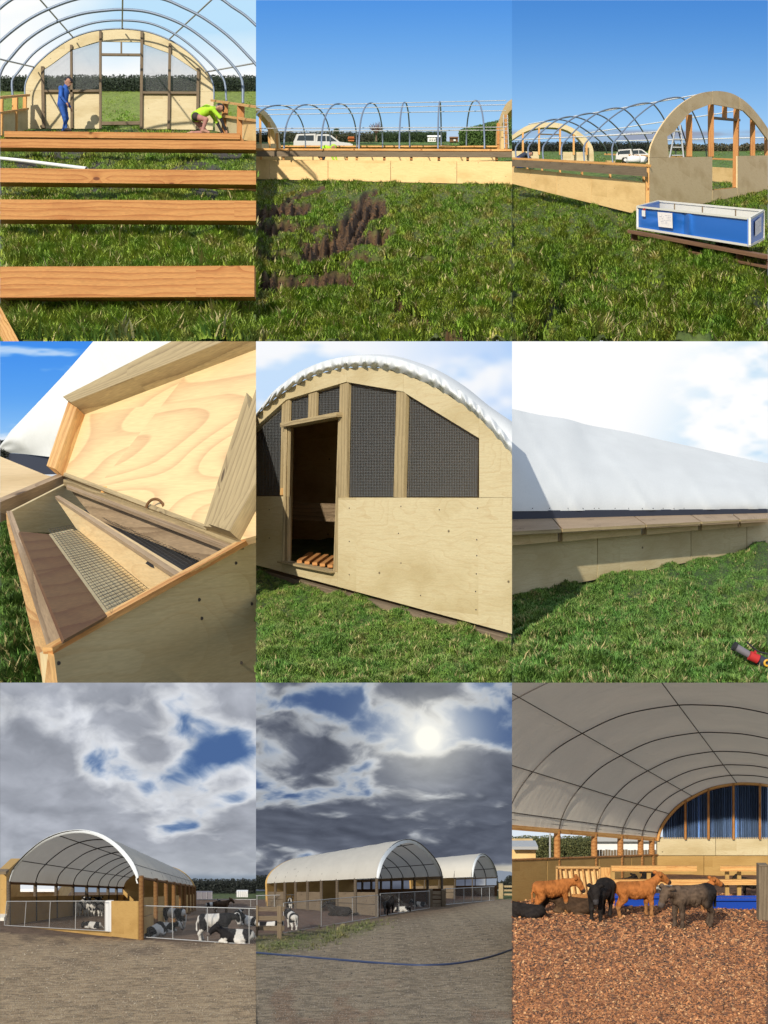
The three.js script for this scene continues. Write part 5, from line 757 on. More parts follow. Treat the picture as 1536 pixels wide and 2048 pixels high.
// ================= place 7: calf shed with gate and side pen =================
{
  const S = site(0, 2, { dn: 20, dh: 92, vx: 1366, vy: 1258, m: 0.85 }), A = S.A, u = S.u;
  skyBackdrop(S, 92.4, 1330, 768, 665, (x, y) => {
    const sy = lerp(1, 1.35, sst(500, 1250, y)), X = x / 430 + 1.3, Y = y * sy / 300 + 2.1, w = fbm(X * 1.7, Y * 1.7, 3) * 0.35;
    const band = Math.exp(-((((y - 500) + (x - 1120) * 0.5) / 170) ** 2)) * sst(560, 950, x) * 0.20 + Math.exp(-((((y - 680) + (x - 1450) * 0.42) / 90) ** 2)) * sst(800, 1250, x) * 0.22 + Math.exp(-((((y - 230) + (x - 560) * 0.3) / 120) ** 2)) * sst(420, 520, x) * sst(760, 640, x) * 0.10;
    const d = fbm(X + w + 3.1, Y + w + 1.2, 7) * 0.8 - 0.17 - band + 0.10 * sst(700, 1000, y), lit = fbm(X + w - 0.09, Y + w + 0.11, 6) - fbm(X + w + 0.07, Y + w - 0.10, 6), t = clamp(d * 4.2), a = sst(-0.07, 0.12, d);
    let c = mixc([220, 223, 228], [146, 151, 163], sst(0.2, 1.0, t * 0.8)); c = c.map(v => v + lit * 95); c = mixc([64, 98, 150], c, a); c = mixc(c, [196, 203, 208], sst(900, 1150, y) * 0.35); return mixc(c, [92, 114, 140], sst(1130, 1180, y) * 0.5); });
  const bump = (x, y) => 0.05 * (fbm(x / 200, y / 90, 3) - 0.5);
  const pen = (x, y) => y < lerp(1500, 1545, clamp(x / 850)) + (x > 850 ? (x - 850) * 0.04 : 0);
  groundSheet(S, 'gravel_yard', 2150, 1256, 90, 110, bump, (x, y) => { const n = fbm(x / 120, y / 40, 4); if (y < 1300 && x > 1100) return [0.10, 0.15, 0.04]; if (pen(x, y)) return mixc([0.15, 0.092, 0.058], [0.24, 0.15, 0.095], n); return mixc(mixc([0.38, 0.265, 0.15], [0.54, 0.395, 0.24], n), [0.19, 0.125, 0.075], 0.75 * sst(0.50, 0.62, fbm(x / 220 + 7, y / 60, 4)) * sst(1760, 1560, y)); });
  const st = []; for (let k = 0; k < 15000; k++) { const x = rr(8, 1528), y = lerp(1560, 2050, Math.pow(rnd(), 0.8)), p = S.G(x, y); p.y += bump(x, y) * S.m; const g = rr(0.17, 0.40); st.push([p, rr(0.8, 2.8) * S.g(y) / FOC * (rnd() < 0.04 ? 2.2 : 1), [g, g * 0.84, g * 0.60], 3]); } scatter('gravel', new THREE.DodecahedronGeometry(1, 0), M.chip, st, 'loose pale gravel in front of the calf shed gate', 'gravel');
  const bark = []; for (let k = 0; k < 9000; k++) { const x = rr(8, 1528), y = rr(1330, 1600); const g = rr(0.03, 0.14); bark.push([S.G(x, y), rr(1, 2.6) * S.g(y) / FOC, [g * 1.3, g * 0.9, g * 0.65], 3]); } scatter('bark_litter', new THREE.BoxGeometry(1.6, 0.5, 0.8), M.chip, bark, 'brown bark litter in the calf pen', 'bark');
  hedge(S, 'shelter_belt', 'tall dark shelter belt behind the calf pen', 'trees', 1100, 1560, x => 1172 + 8 * vn(x / 14, 3), () => 1262, 88, 2, 5000, 8, r => mixc([0.008, 0.012, 0.010], [0.022, 0.028, 0.022], r), 'stuff');
  // shed
  const t = thing(S, 'calf_shed', 'calf shed with white hoop roof, yellow plywood walls and wire gate', 'shed', S.P([845, 1545, 0.363]));
  const sL = 0.249, sR = 0.363, F = (x, y) => [x, y, lerp(sL, sR, (x - 40) / 810)];
  const arc = smoothLine([[52, 1195], [72, 1122], [120, 1058], [180, 1000], [250, 946], [330, 907], [400, 888], [480, 881], [550, 890], [620, 914], [690, 958], [750, 1014], [800, 1080], [826, 1140], [832, 1168]], 36).map(p => F(p[0], p[1])), inner = smoothLine([[62, 1198], [88, 1125], [136, 1066], [195, 1012], [262, 962], [338, 926], [404, 908], [478, 902], [544, 910], [608, 934], [672, 974], [728, 1028], [776, 1090], [806, 1146], [818, 1175]], 36);
  barrel(S, t, arc, 4.41, 8, { r: 3.4, purlins: [0.14, 0.36, 0.62, 0.86], hem: inner });
  const B = (x, y, T) => S.P(S.back(F(x, y), T)), bay = 4.41 / 8;
  for (let i = 0; i <= 8; i++) { const T = bay * i; t.add('post', pole(B(848, 1548, T), B(848, 1160, T), u(17, S.d(sR)), u(15, S.d(sR)), 12), M.log); t.add('post', pole(B(52, 1470, T), B(52, 1190, T), u(13, S.d(sL)), u(12, S.d(sL)), 12), M.logGrey); }
  t.add('eave_beam', tube([0, 0.5, 1].map(f => B(845, 1172, 4.41 * f)), u(9, 40), 8), M.log); t.add('eave_beam', bar(B(52, 1202, 0), B(52, 1202, 4.41), u(14, 45), u(16, 45), S.m), M.log);
  for (let i = 0; i < 8; i++) { const a = bay * i, b = bay * (i + 1); t.add('wall_board', slab(B(56, 1470, a), B(56, 1470, b), B(56, 1285, b), B(56, 1285, a), 0.04, S.m), M.plyYellow); if (i !== 2 && i !== 4) { t.add('wall_board', slab(B(852, 1515, a + 0.05), B(852, 1515, b - 0.12), B(852, 1410, b - 0.12), B(852, 1410, a + 0.05), 0.05, S.m), M.plyYellow); t.add('wall_board', slab(B(852, 1405, a + 0.05), B(852, 1405, b - 0.12), B(852, 1290, b - 0.12), B(852, 1290, a + 0.05), 0.05, S.m), M.plyYellow); } }
  t.add('end_wall', plate([...arc.map(p => S.P(S.back([p[0], p[1] + 8, p[2]], 4.38))), B(848, 1540, 4.38), B(52, 1470, 4.38)], [], 0.1, S.m), M.plyYellow);
  t.add('wall_panel', slab(S.P(F(668, 1522)), S.P(F(826, 1541)), S.P(F(826, 1312)), S.P(F(668, 1310)), 0.06, S.m), M.plyYellow); t.add('gate_post', slab(S.P(F(632, 1495)), S.P(F(664, 1500)), S.P(F(664, 1308)), S.P(F(632, 1308)), 0.1, S.m), M.white);
  t.add('kick_board', slab(S.P(F(26, 1506)), S.P(F(668, 1524)), S.P(F(668, 1494)), S.P(F(26, 1462)), 0.06, S.m), M.plyYellow);
  t.add('rope', tube([S.P(F(824, 1150)), S.P(F(818, 1180)), S.P(F(826, 1205))], 0.02, 8), M.white);
  const gate = (name, label, tops, bots, posts, n, mw = M.galv) => { const g = thing(S, name, label, 'fence', S.P(bots[0])); const Lp = (a, f) => S.P([0, 1, 2].map(k => lerp(a[0][k], a[1][k], f))); g.add('top_rail', rod(Lp(tops, 0), Lp(tops, 1), u(2.4, 42), 8), mw); g.add('bottom_rail', rod(Lp(bots, 0), Lp(bots, 1), u(2.4, 42), 8), mw); for (const f of posts) g.add('upright', rod(Lp(bots, f), Lp(tops, f), u(2.3, 42), 8), mw); g.add('wire_mesh', chainLink(Lp(bots, 0), Lp(tops, 0), Lp(bots, 1), Lp(tops, 1), n, u(0.22, 42)), M.wire); };
  const Fs = (x, y) => [x, y, F(x, y)[2] * 1.02];
  gate('wire_gate', 'wire mesh gate across the front of the calf shed', [Fs(40, 1312), Fs(630, 1310)], [Fs(26, 1456), Fs(630, 1490)], [0, 0.2, 0.445, 0.705, 1], 16);
  gate('wire_fence', 'chain link fence of the pen right of the calf shed', [[855, 1338, 0.36], [1550, 1356, 0.395]], [[862, 1526, 0.36], [1550, 1574, 0.395]], [0, 0.255, 0.56, 0.92], 14);
  gate('wire_fence', 'far chain link fence behind the calves', [[1090, 1300, 0.11], [1550, 1301, 0.11]], [[1090, 1345, 0.11], [1550, 1346, 0.11]], [0, 0.2, 0.42, 0.66, 0.9], 8);
  const br = COAT.friesian;
  calf(S, 1290, 1552, 205, 'stand', br(3.3, 0.46), 0.15, 0.1, 0.75, 'large black and white calf standing with lowered head beside the wire fence', 'black and white calves');
  calf(S, 1040, 1474, 150, 'stand', br(8.1, 0.42), 2.9, 0.2, 0.9, 'brown and white calf standing by the yellow side boards', 'black and white calves');
  calf(S, 930, 1522, 100, 'lie', br(12.7, 0.56), -1.9, 0.3, 0.5, 'mostly white calf lying at the corner post with its head down', 'black and white calves');
  calf(S, 985, 1496, 82, 'lie', br(1.2, 0.66), -0.3, 0.2, 0.4, 'white calf lying just behind the one at the corner post', 'black and white calves');
  calf(S, 1420, 1562, 118, 'lie', br(5.9, 0.40), 3.0, 0.4, 0.2, 'black calf lying beside the largest standing calf', 'black and white calves');
  calf(S, 1500, 1456, 78, 'lie', br(9.4, 0.5), 2.6, 0, 0, 'small spotted calf resting at the far right of the pen', 'black and white calves');
  calf(S, 1330, 1388, 96, 'stand', COAT.umber(), 0.3, 0.2, 0.3, 'dark reddish calf far back behind the largest spotted calf', 'black and white calves'); calf(S, 1270, 1380, 78, 'stand', br(2.2, 0.35), 0.5, 0, 0.3, 'small black calf far back in the middle of the pen', 'black and white calves');
  [[485, 1.45], [528, 1.6], [568, 1.5], [605, 1.7]].forEach(([x, a], i) => calf(S, x, 1398, 108, 'stand', br(4 + i * 3.1, 0.45), a, 0.1 * i, 0.5, ['leftmost', 'second from the left', 'third from the left', 'rightmost'][i] + ' of the four calves feeding in a row inside the shed', 'calves feeding inside'));
  calf(S, 560, 1474, 56, 'lie', br(7.7, 0.52), 2.9, 0.2, 0.9, 'calf lying asleep behind the shed gate', 'black and white calves');
  // distant things
  const bxT = (name, label, cat, x0, x1, y0, y1, s, mt, slats) => { const d = S.d(s), g = thing(S, name, label, cat, A((x0 + x1) / 2, y1, d)); g.add('body', slab(A(x0, y1, d), A(x1, y1, d), A(x1, y0, d), A(x0, y0, d), u(30, d), S.m), mt); for (let i = 0; i <= slats; i++) g.add('rib', bar(A(lerp(x0, x1, i / slats), y0 - 1, d - 0.05), A(lerp(x0, x1, i / slats), y1, d - 0.05), u(2, d), u(2, d), S.m), M.galv); };
  bxT('stock_trailer', 'low dark stock trailer far behind the pen', 'trailer', 1176, 1272, 1258, 1300, 0.06, M.gripGrey, 3); bxT('water_tank', 'white caged water tank on the distant pasture', 'tank', 1418, 1486, 1252, 1287, 0.05, M.white, 6);
  const wl = thing(S, 'brown_building', 'brown building edge at the far left of the calf shed', 'building', A(10, 1440, 52)); wl.add('wall', slab(A(-20, 1420, 52), A(38, 1420, 52), A(38, 1135, 52), A(-20, 1135, 52), 2, S.m), M.plyYellow); wl.add('roof_edge', bar(A(-20, 1134, 51.8), A(44, 1134, 51.8), 0.4, 0.1, S.m), M.weathered); wl.add('base_wall', slab(A(-20, 1490, 51.5), A(24, 1490, 51.5), A(24, 1410, 51.5), A(-20, 1410, 51.5), 0.6, S.m), M.cream);
  const ow = thing(S, 'outbuilding', 'sunny plywood outbuilding seen through the shed side openings', 'building', A(220, 1300, 76)); ow.add('wall', slab(A(70, 1340, 76), A(355, 1340, 76), A(355, 1228, 76), A(70, 1228, 76), 3, S.m), M.plyWarm); ow.add('roof', bar(A(60, 1224, 75.5), A(362, 1224, 75.5), 1.5, 0.15, S.m), M.white);
}
// ================= place 8: two hoop sheds under a bright cloudy sky =================
{
  const S = site(1, 2, { dn: 20, dh: 92, vx: -885, vy: 1250, m: 0.85 }), A = S.A, u = S.u;
  skyBackdrop(S, 92.4, 1330, 768, 665, (x, y) => {
    const dx = x - 1030, dy = y - 335, r = Math.hypot(dx, dy), sy = lerp(1.1, 1.7, sst(420, 1100, y)), X = x / 400 + 4.3, Y = y * sy / 300 + 7.7, w = fbm(X * 1.6, Y * 1.6, 3) * 0.4, near = Math.exp(-r * r / 90000);
    const blob = (cx, cy, a, b) => Math.exp(-(((x - cx) / a) ** 2 + ((y - cy) / b) ** 2)), d = fbm(X + w, Y + w, 7) * 0.9 - 0.30 + 0.16 * sst(600, 800, y) + 0.22 * blob(1120, 570, 260, 75) + 0.16 * blob(460, 420, 150, 90) - 0.10 * blob(620, 190, 240, 130) - 0.10 * blob(1300, 250, 160, 90) - 0.20 * blob(160, 980, 330, 50), lit = fbm(X + w + 0.08 * dx / (r + 1), Y + w + 0.1 * dy / (r + 1), 6) - fbm(X + w - 0.08 * dx / (r + 1), Y + w - 0.1 * dy / (r + 1), 6), t = clamp(d * 3.6), a = sst(-0.07, 0.13, d);
    let c = mixc(mixc([206, 209, 210], [250, 248, 240], near), mixc([80, 87, 103], [136, 140, 147], near), sst(0.10, 0.85, t)); c = c.map(v => v - lit * 95); c = mixc(mixc([62, 88, 132], [190, 196, 204], near), c, a); c = mixc(c, [206, 196, 172], sst(1080, 1112, y) * sst(1330, 1450, x) * 0.7);
    return mixc(c, [255, 253, 242], clamp(near * 0.45 + Math.exp(-r * r / 5500) + 0.8 * Math.exp(-r * r / 2200))); });
  const bump = (x, y) => 0.05 * (fbm(x / 200, y / 90, 3) - 0.5);
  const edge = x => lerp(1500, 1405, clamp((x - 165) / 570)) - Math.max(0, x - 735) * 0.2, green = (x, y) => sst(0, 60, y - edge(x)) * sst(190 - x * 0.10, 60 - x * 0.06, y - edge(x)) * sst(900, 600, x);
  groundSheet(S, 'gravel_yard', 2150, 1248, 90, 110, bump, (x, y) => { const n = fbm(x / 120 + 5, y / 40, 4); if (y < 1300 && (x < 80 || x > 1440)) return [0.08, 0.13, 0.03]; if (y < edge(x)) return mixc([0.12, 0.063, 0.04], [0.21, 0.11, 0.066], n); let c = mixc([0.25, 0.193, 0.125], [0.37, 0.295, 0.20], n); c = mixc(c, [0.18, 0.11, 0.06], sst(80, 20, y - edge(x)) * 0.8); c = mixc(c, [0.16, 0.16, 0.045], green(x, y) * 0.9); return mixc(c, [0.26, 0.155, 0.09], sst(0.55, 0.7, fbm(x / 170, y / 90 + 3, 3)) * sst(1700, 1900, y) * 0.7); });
  const st = []; for (let k = 0; k < 15000; k++) { const x = rr(8, 1528), y = lerp(1420, 2050, Math.pow(rnd(), 0.8)); if (y < edge(x) + 40) continue; const p = S.G(x, y); p.y += bump(x, y) * S.m; const big = rnd() < 0.03, g = big ? 0.05 : rr(0.12, 0.32); st.push([p, rr(0.8, 2.8) * S.g(y) / FOC * (big ? 2 : 1), [g, g * 0.88, g * 0.72], 3]); } scatter('gravel', new THREE.DodecahedronGeometry(1, 0), M.chip, st, 'loose grey gravel around the blue hose', 'gravel');
  grass(S, 5000, 0, 900, 1380, 1640, bump, (x, y) => rnd() < green(x, y) ? [lerp(10, 18, rnd()), mixc([0.07, 0.09, 0.02], [0.20, 0.18, 0.06], rnd())] : null, 'trampled grass strip along the pen gate');
  hedge(S, 'shelter_belt', 'dark trees at the far left end of the larger shed', 'trees', -10, 110, x => 1150 + 6 * vn(x / 9, 3), () => 1240, 88, 1, 1500, 8, r => mixc([0.008, 0.012, 0.010], [0.02, 0.026, 0.02], r), 'stuff'); hedge(S, 'shelter_belt', 'dark round trees right of the smaller shed', 'trees', 1445, 1560, x => 1185 - 40 * sst(1470, 1536, x) + 14 * vn(x / 12, 3), () => 1240, 88, 1, 1500, 8, r => mixc([0.010, 0.014, 0.010], [0.03, 0.036, 0.024], r), 'stuff');
  { const g = []; for (let i = 0; i <= 20; i++) g.push(i / 20); const hl = skin([g.map(f => A(lerp(1380, 1545, f), 1215, 91)), g.map(f => A(lerp(1380, 1545, f), 1165 - 34 * Math.sin(f * 2.6) - 8 * vn(f * 9, 1), 91.6))], 3); setting(S, 'hills', hl, std('hill', { color: L3(0.14, 0.17, 0.22), roughness: 1 })); }
  const shed = (label, s0, s1, x0, x1, y0, y1, arcP, innP, T, bays, r, open) => {
    const F = (x, y) => [x, y, lerp(s0, s1, (x - x0) / (x1 - x0))], t = thing(S, 'calf_shed', label, 'shed', S.P(F(x0, y0)), 'hoop roofed calf sheds'), arc = smoothLine(arcP, 32).map(p => F(p[0], p[1])), B = (x, y, k) => S.P(S.back(F(x, y), k)), bay = T / bays, sc = s0 / 0.195;
    barrel(S, t, arc, T, bays, { r, purlins: [0.2, 0.42, 0.62, 0.84], hem: smoothLine(innP, 32), sag: 5 * sc });
    for (let i = 0; i <= bays; i++) { t.add('post', pole(B(x0, y0, bay * i), B(x0, arcP[0][1] - 5, bay * i), u(11 * sc, S.d(s0)), u(10 * sc, S.d(s0)), 10), M.logGrey); t.add('post', pole(B(x1, y1, bay * i), B(x1, arcP[arcP.length - 1][1] - 5, bay * i), u(9 * sc, S.d(s1)), u(8 * sc, S.d(s1)), 10), M.logGrey); }
    const yt = lerp(arcP[0][1], y0, 0.37), yr = lerp(arcP[arcP.length - 1][1], y1, 0.42);
    for (let i = 0; i < bays; i++) { const a = bay * (i + 0.08), b = bay * (i + 0.92); if (!open.includes(i)) { const ym = lerp(yt, y0, 0.52); t.add('wall_board', slab(B(x0, y0 - 4, b), B(x0, y0 - 4, a), B(x0, ym, a), B(x0, ym, b), 0.05, S.m), M.weathered); t.add('wall_board', slab(B(x0, ym - 4, b), B(x0, ym - 4, a), B(x0, yt, a), B(x0, yt, b), 0.05, S.m), M.weathered); } t.add('wall_board', slab(B(x1, y1, bay * i), B(x1, y1, bay * (i + 1)), B(x1, yr, bay * (i + 1)), B(x1, yr, bay * i), 0.05, S.m), M.brownPanel); }
    t.add('eave_beam', bar(B(x1, arcP[arcP.length - 1][1] + 4, 0), B(x1, arcP[arcP.length - 1][1] + 4, T), 0.1, u(16 * sc, S.d(s1)), S.m), M.pineMauve);
    t.add('end_wall', plate([...arc.map(p => S.P(S.back([p[0], p[1] + 5, p[2]], T * 0.99))), B(x1, y1, T * 0.99), B(x0, y0, T * 0.99)], [], 0.1, S.m), M.plyYellow);
  };
  shed('larger white hoop roofed shed with its arched opening facing the yard', 0.195, 0.1005, 725, 1115, 1405, 1330, [[722, 1172], [728, 1122], [750, 1058], [792, 998], [840, 957], [888, 939], [935, 939], [985, 962], [1040, 1012], [1082, 1064], [1110, 1122], [1120, 1166]], [[738, 1172], [748, 1130], [768, 1072], [806, 1018], [850, 980], [892, 964], [932, 964], [976, 986], [1026, 1034], [1066, 1084], [1094, 1134], [1106, 1168]], 3.56, 8, 3.2, [2, 5]);
  shed('smaller white hoop roofed shed behind the larger one', 0.063, 0.0377, 1298, 1448, 1302, 1282, [[1294, 1166], [1299, 1110], [1315, 1060], [1345, 1027], [1375, 1028], [1410, 1060], [1438, 1115], [1449, 1166]], [[1303, 1166], [1310, 1114], [1325, 1070], [1349, 1041], [1372, 1042], [1402, 1070], [1428, 1120], [1440, 1166]], 3.2, 4, 2.6, [0]);
  const gate = (name, label, a, b, posts, n) => { const g = thing(S, name, label, 'fence', S.P([a[0], a[2], S.sg(a[2])])), P = (f, k) => { const s = lerp(S.sg(a[2]), S.sg(b[2]), f); return S.Q(lerp(a[0], b[0], f), lerp(a[k], b[k], f), s); }, d = S.d(S.sg(a[2])); g.add('top_rail', rod(P(0, 1), P(1, 1), u(2.1, d), 8), M.galv); g.add('bottom_rail', rod(P(0, 2), P(1, 2), u(2.1, d), 8), M.galv); for (const f of posts) g.add('upright', rod(P(f, 2), P(f, 1), u(2.1, d), 8), M.galv); g.add('wire_mesh', chainLink(P(0, 2), P(0, 1), P(1, 2), P(1, 1), n, u(0.24, d)), M.wire); };
  gate('wire_gate', 'long wire mesh gate before the larger shed side', [165, 1322, 1502], [732, 1274, 1406], [0, 0.40, 0.73, 1], 12); gate('wire_gate', 'wire mesh gate across the larger shed opening', [745, 1266, 1400], [1042, 1250, 1352], [0, 0.38, 0.7, 1], 9); gate('wire_fence', 'wire fence in front of the smaller shed', [1135, 1237, 1332], [1430, 1224, 1306], [0, 0.18, 0.38, 0.56, 0.74, 0.9], 9); gate('wire_fence', 'wire fence far behind the wooden post and rails', [-20, 1278, 1352], [240, 1272, 1348], [0.1, 0.5, 0.9], 5);
  const rails = (label, x0, x1, ys, yb0, yb1, posts, mt, w) => { const g = thing(S, 'rail_fence', label, 'fence', S.G(x1, yb1)), s0 = S.sg(yb0), s1 = S.sg(yb1), P = (x, y) => S.Q(x, y, lerp(s0, s1, (x - x0) / (x1 - x0))); for (const y of ys) g.add('rail', slab(P(x0, y + w), P(x1, y + w * 1.1), P(x1, y), P(x0, y), 0.06, S.m), mt); for (const x of posts) g.add('post', bar(P(x, ys[0] - 14).add(V(0, 0, 0.08)), P(x, lerp(yb0, yb1, (x - x0) / (x1 - x0))).add(V(0, 0, 0.08)), u(26, S.d(s1)), u(26, S.d(s1)), S.m), mt); };
  rails('weathered post and rail fence at the left of the gate', -20, 160, [1345, 1400, 1460], 1520, 1540, [2, 142], M.weathered, 26); rails('slatted wooden hurdle at the larger shed corner', 1042, 1130, [1252, 1278, 1304, 1326], 1346, 1342, [1046, 1126], M.weathered, 18); rails('green grey rail fence at the far right', 1462, 1560, [1218, 1242, 1266], 1296, 1296, [1468, 1556], M.pineGreen, 10);
  const hose = thing(S, 'garden_hose', 'dark blue hose curving across the gravel yard', 'hose', S.G(768, 1690)); hose.add('hose', tube([[-30, 1622], [100, 1634], [300, 1651], [500, 1668], [700, 1684], [880, 1697], [1020, 1701], [1180, 1692], [1300, 1674], [1420, 1646], [1560, 1598]].map(p => { const q = S.G(p[0], p[1]); q.y += u(5, -q.z); return q; }), u(8, 28), 60, 8), std('hoseBlue', { color: L3(0.02, 0.035, 0.09), roughness: 0.45 }));
  const br = COAT.friesian;
  calf(S, 215, 1482, 135, 'stand', br(6.1, 0.44), 1.9, 0.3, 0.9, 'black and white calf seen from behind at the gate corner', 'calves in the yard pens'); calf(S, 70, 1482, 66, 'lie', br(2.9, 0.6), 0.1, 0, 0.3, 'mostly white calf lying behind the wooden rails', 'calves in the yard pens'); calf(S, 798, 1392, 112, 'stand', COAT.black(), 1.2, 0.3, 0.6, 'black calf standing just inside the larger shed gate', 'calves in the yard pens'); calf(S, 872, 1374, 44, 'lie', br(1.4, 0.75), 0.2, 0, 0.9, 'white calf lying flat in the larger shed opening', 'calves in the yard pens'); calf(S, 980, 1345, 44, 'lie', br(4.4, 0.42), 2.9, 0, 0.3, 'dark calf lying at the back of the larger shed opening', 'calves in the yard pens'); calf(S, 205, 1352, 70, 'stand', br(8.8, 0.55), -1.4, 0, 0.2, 'pale faced calf far along the larger shed side', 'calves in the yard pens'); calf(S, 505, 1400, 80, 'lie', COAT.black(), 2.8, 0, 0.1, 'black calf lying against the larger shed wall boards', 'calves in the yard pens');
}
// ================= place 9: inside the calf shed =================
{
  const S = site(2, 2, { dn: 20, dh: 60, vx: 1650, vy: 1005, m: 1.3 }), u = S.u, sb = 0.144, far = d => S.d((1 / d - 1 / 92) / (1 / 20 - 1 / 92)), A = (x, y, d) => S.A(x, y, far(d));
  skyBackdrop(S, 60.2, 1100, 64, 48, (x, y) => mixc([150, 196, 238], [236, 240, 244], y / 1100));
  const bump = (x, y) => 0.06 * (fbm(x / 180, y / 90, 3) - 0.5);
  groundSheet(S, 'bark_floor', 2150, 1090, 90, 110, bump, (x, y) => mixc([0.12, 0.052, 0.026], [0.21, 0.10, 0.048], fbm(x / 90, y / 40, 4)));
  const ch = []; for (let k = 0; k < 34000; k++) { const x = rr(10, 1526), y = lerp(1265, 2052, Math.pow(rnd(), 0.75)), p = S.G(x, y); p.y += bump(x, y) * S.m; const q = rnd(), c = q < 0.08 ? [0.56, 0.31, 0.14] : q < 0.5 ? [0.40, 0.17, 0.065] : q < 0.85 ? [0.24, 0.095, 0.038] : [0.10, 0.05, 0.028], k2 = rr(0.7, 1.3); ch.push([p, rr(5, 18) * S.g(y) / FOC, c.map(v => v * k2), 0.7]); }
  scatter('wood_chip', new THREE.BoxGeometry(1.7, 0.24, 0.62), M.chip, ch, 'reddish brown wood chip bedding covering the shed floor', 'wood chips');
  const K = (x, y, k) => S.Q(1650 + (x - 1650) * k, 1005 + (y - 1005) * k, sb * k), t = thing(S, 'calf_shed', 'inside of a calf shed with fabric hoop roof, plywood walls and corrugated window', 'shed', K(870, 1283, 1));
  const prof = smoothLine([[868, 938], [880, 885], [920, 812], [1000, 727], [1100, 667], [1200, 624], [1330, 600], [1420, 598], [1520, 606], [1640, 634], [1740, 680], [1830, 745], [1910, 840], [1942, 938]], 44);
  const KS = [0.97, 1.115, 1.269, 1.468, 1.75, 2.16, 2.83, 3.8], rows = [];
  for (let i = 0; i < KS.length - 1; i++) for (let j = 0; j < 6; j++) { const k = 1 / lerp(1 / KS[i], 1 / KS[i + 1], j / 6), sag = Math.sin(Math.PI * j / 6); rows.push(prof.map((p, q) => K(p[0] + (p[0] < 1400 ? -1 : 1) * 3 * (1 - sag), p[1] - 5 * (1 - sag) + (vn(q * 1.1, i * 9 + j * 1.7) - 0.5) * 2.4, k))); }
  t.add('roof_cover', skin(rows, S.m), M.clothTan);
  [1, ...KS.slice(1, 7)].forEach(k => t.add('hoop', tube(prof.map(p => K(p[0], p[1] + 4, k)), u(4.6, 30), 60, 8), M.steelDark));
  for (const q of [3, 8, 13, 21, 30]) t.add('purlin', tube([1, 1.3, 1.75, 2.4, 3.5].map(k => K(prof[q][0], prof[q][1] + 7, k)), u(4, 28), 12, 8), M.steelDark);
  t.add('eave_tape', tube([1, 1.5, 2.16, 3.4].map(k => K(869, 918, k)), u(1.6, 28), 12), M.steelDark);
  const bars = (x, y0, y1, k0, k1, n, mt, th = 0.06) => t.add(n, slab(K(x, y1, k0), K(x, y1, k1), K(x, y0, k1), K(x, y0, k0), th, S.m), mt);
  // left wall: rail, round posts, sill, plywood
  t.add('eave_beam', bar(K(866, 940, 0.99), K(866, 940, 3.4), 0.08, u(26, 42), S.m), M.pine);
  for (const k of [1.03, 1.115, 1.269, 1.468, 1.75, 2.16]) t.add('post', pole(K(862, 1166, k), K(862, 936, k), u(19, 42), u(19, 42), 14), M.pineOrange);
  [[1, 1.2], [1.2, 1.45], [1.45, 1.85], [1.85, 2.9]].forEach(([a, b]) => t.add('plywood_panel', slab(K(872, 1166, b - 0.003), K(872, 1166, a + 0.003), K(872, 1032, a + 0.003), K(872, 1032, b - 0.003), 0.05, S.m), M.plyYellow)); t.add('sill', bar(K(870, 1032, 1), K(870, 1032, 2.9), 0.1, u(7, 40), S.m), M.pineOrange);
  // end wall
  const E = (x, y, e = 0) => S.A(x, y, S.d(sb) + e); t.add('backing', slab(E(868, 1172, 0.12), E(1570, 1172, 0.12), E(1570, 930, 0.12), E(868, 930, 0.12), 0.1, S.m), M.ply); t.add('end_panel', slab(E(872, 1036), E(1220, 1036), E(1220, 938), E(872, 938), 0.06, S.m), M.plyGreen); t.add('end_panel', slab(E(1223, 1036), E(1570, 1036), E(1570, 938), E(1223, 938), 0.06, S.m), M.plyGreen); t.add('end_panel', slab(E(872, 1172), E(1150, 1172), E(1150, 1040), E(872, 1040), 0.06, S.m), M.plyYellow); t.add('end_panel', slab(E(1153, 1172), E(1570, 1172), E(1570, 1040), E(1153, 1040), 0.06, S.m), M.plyYellow);
  const cor = [[], []]; for (let i = 0; i <= 420; i++) { const x = lerp(905, 1545, i / 420), yt = (() => { for (let j = 1; j < prof.length; j++) if (prof[j][0] >= x) return lerp(prof[j - 1][1], prof[j][1], (x - prof[j - 1][0]) / (prof[j][0] - prof[j - 1][0])); return 620; })() + 14, z = 0.09 * Math.sin(i * 0.9) + 0.1; cor[0].push(E(x, 940, z)); cor[1].push(E(x, Math.min(936, yt), z)); }
  const skyStreak = tex(512, 64, (a, b) => { const k = 0.55 + 0.9 * vn(a * 260, b * 1.5) * vn(a * 40 + 3, 1), n = vn(a * 120, b * 60); return [128 * k + 26 * n, 160 * k + 26 * n, 205 * k + 28 * n]; }, true, [1 / 6, 1 / 3]); t.add('corrugated_window', skin(cor, S.m), std('corrugated', { map: skyStreak, roughness: 0.35 }));  // blue sky glow behind the clear sheet is put into its colour
  for (const [x, y0] of [[1040, 702], [1178, 634], [1328, 602], [1487, 604]]) t.add('stud', bar(E(x, y0, -0.12), E(x, 940, -0.12), u(12, 47), u(12, 47), S.m), M.pineOrange);
  t.add('arch_board', tube(prof.map(p => E(p[0] + (p[0] < 1400 ? 7 : -7), p[1] + 9, -0.1)), u(9, 47), 50, 6), M.pine);
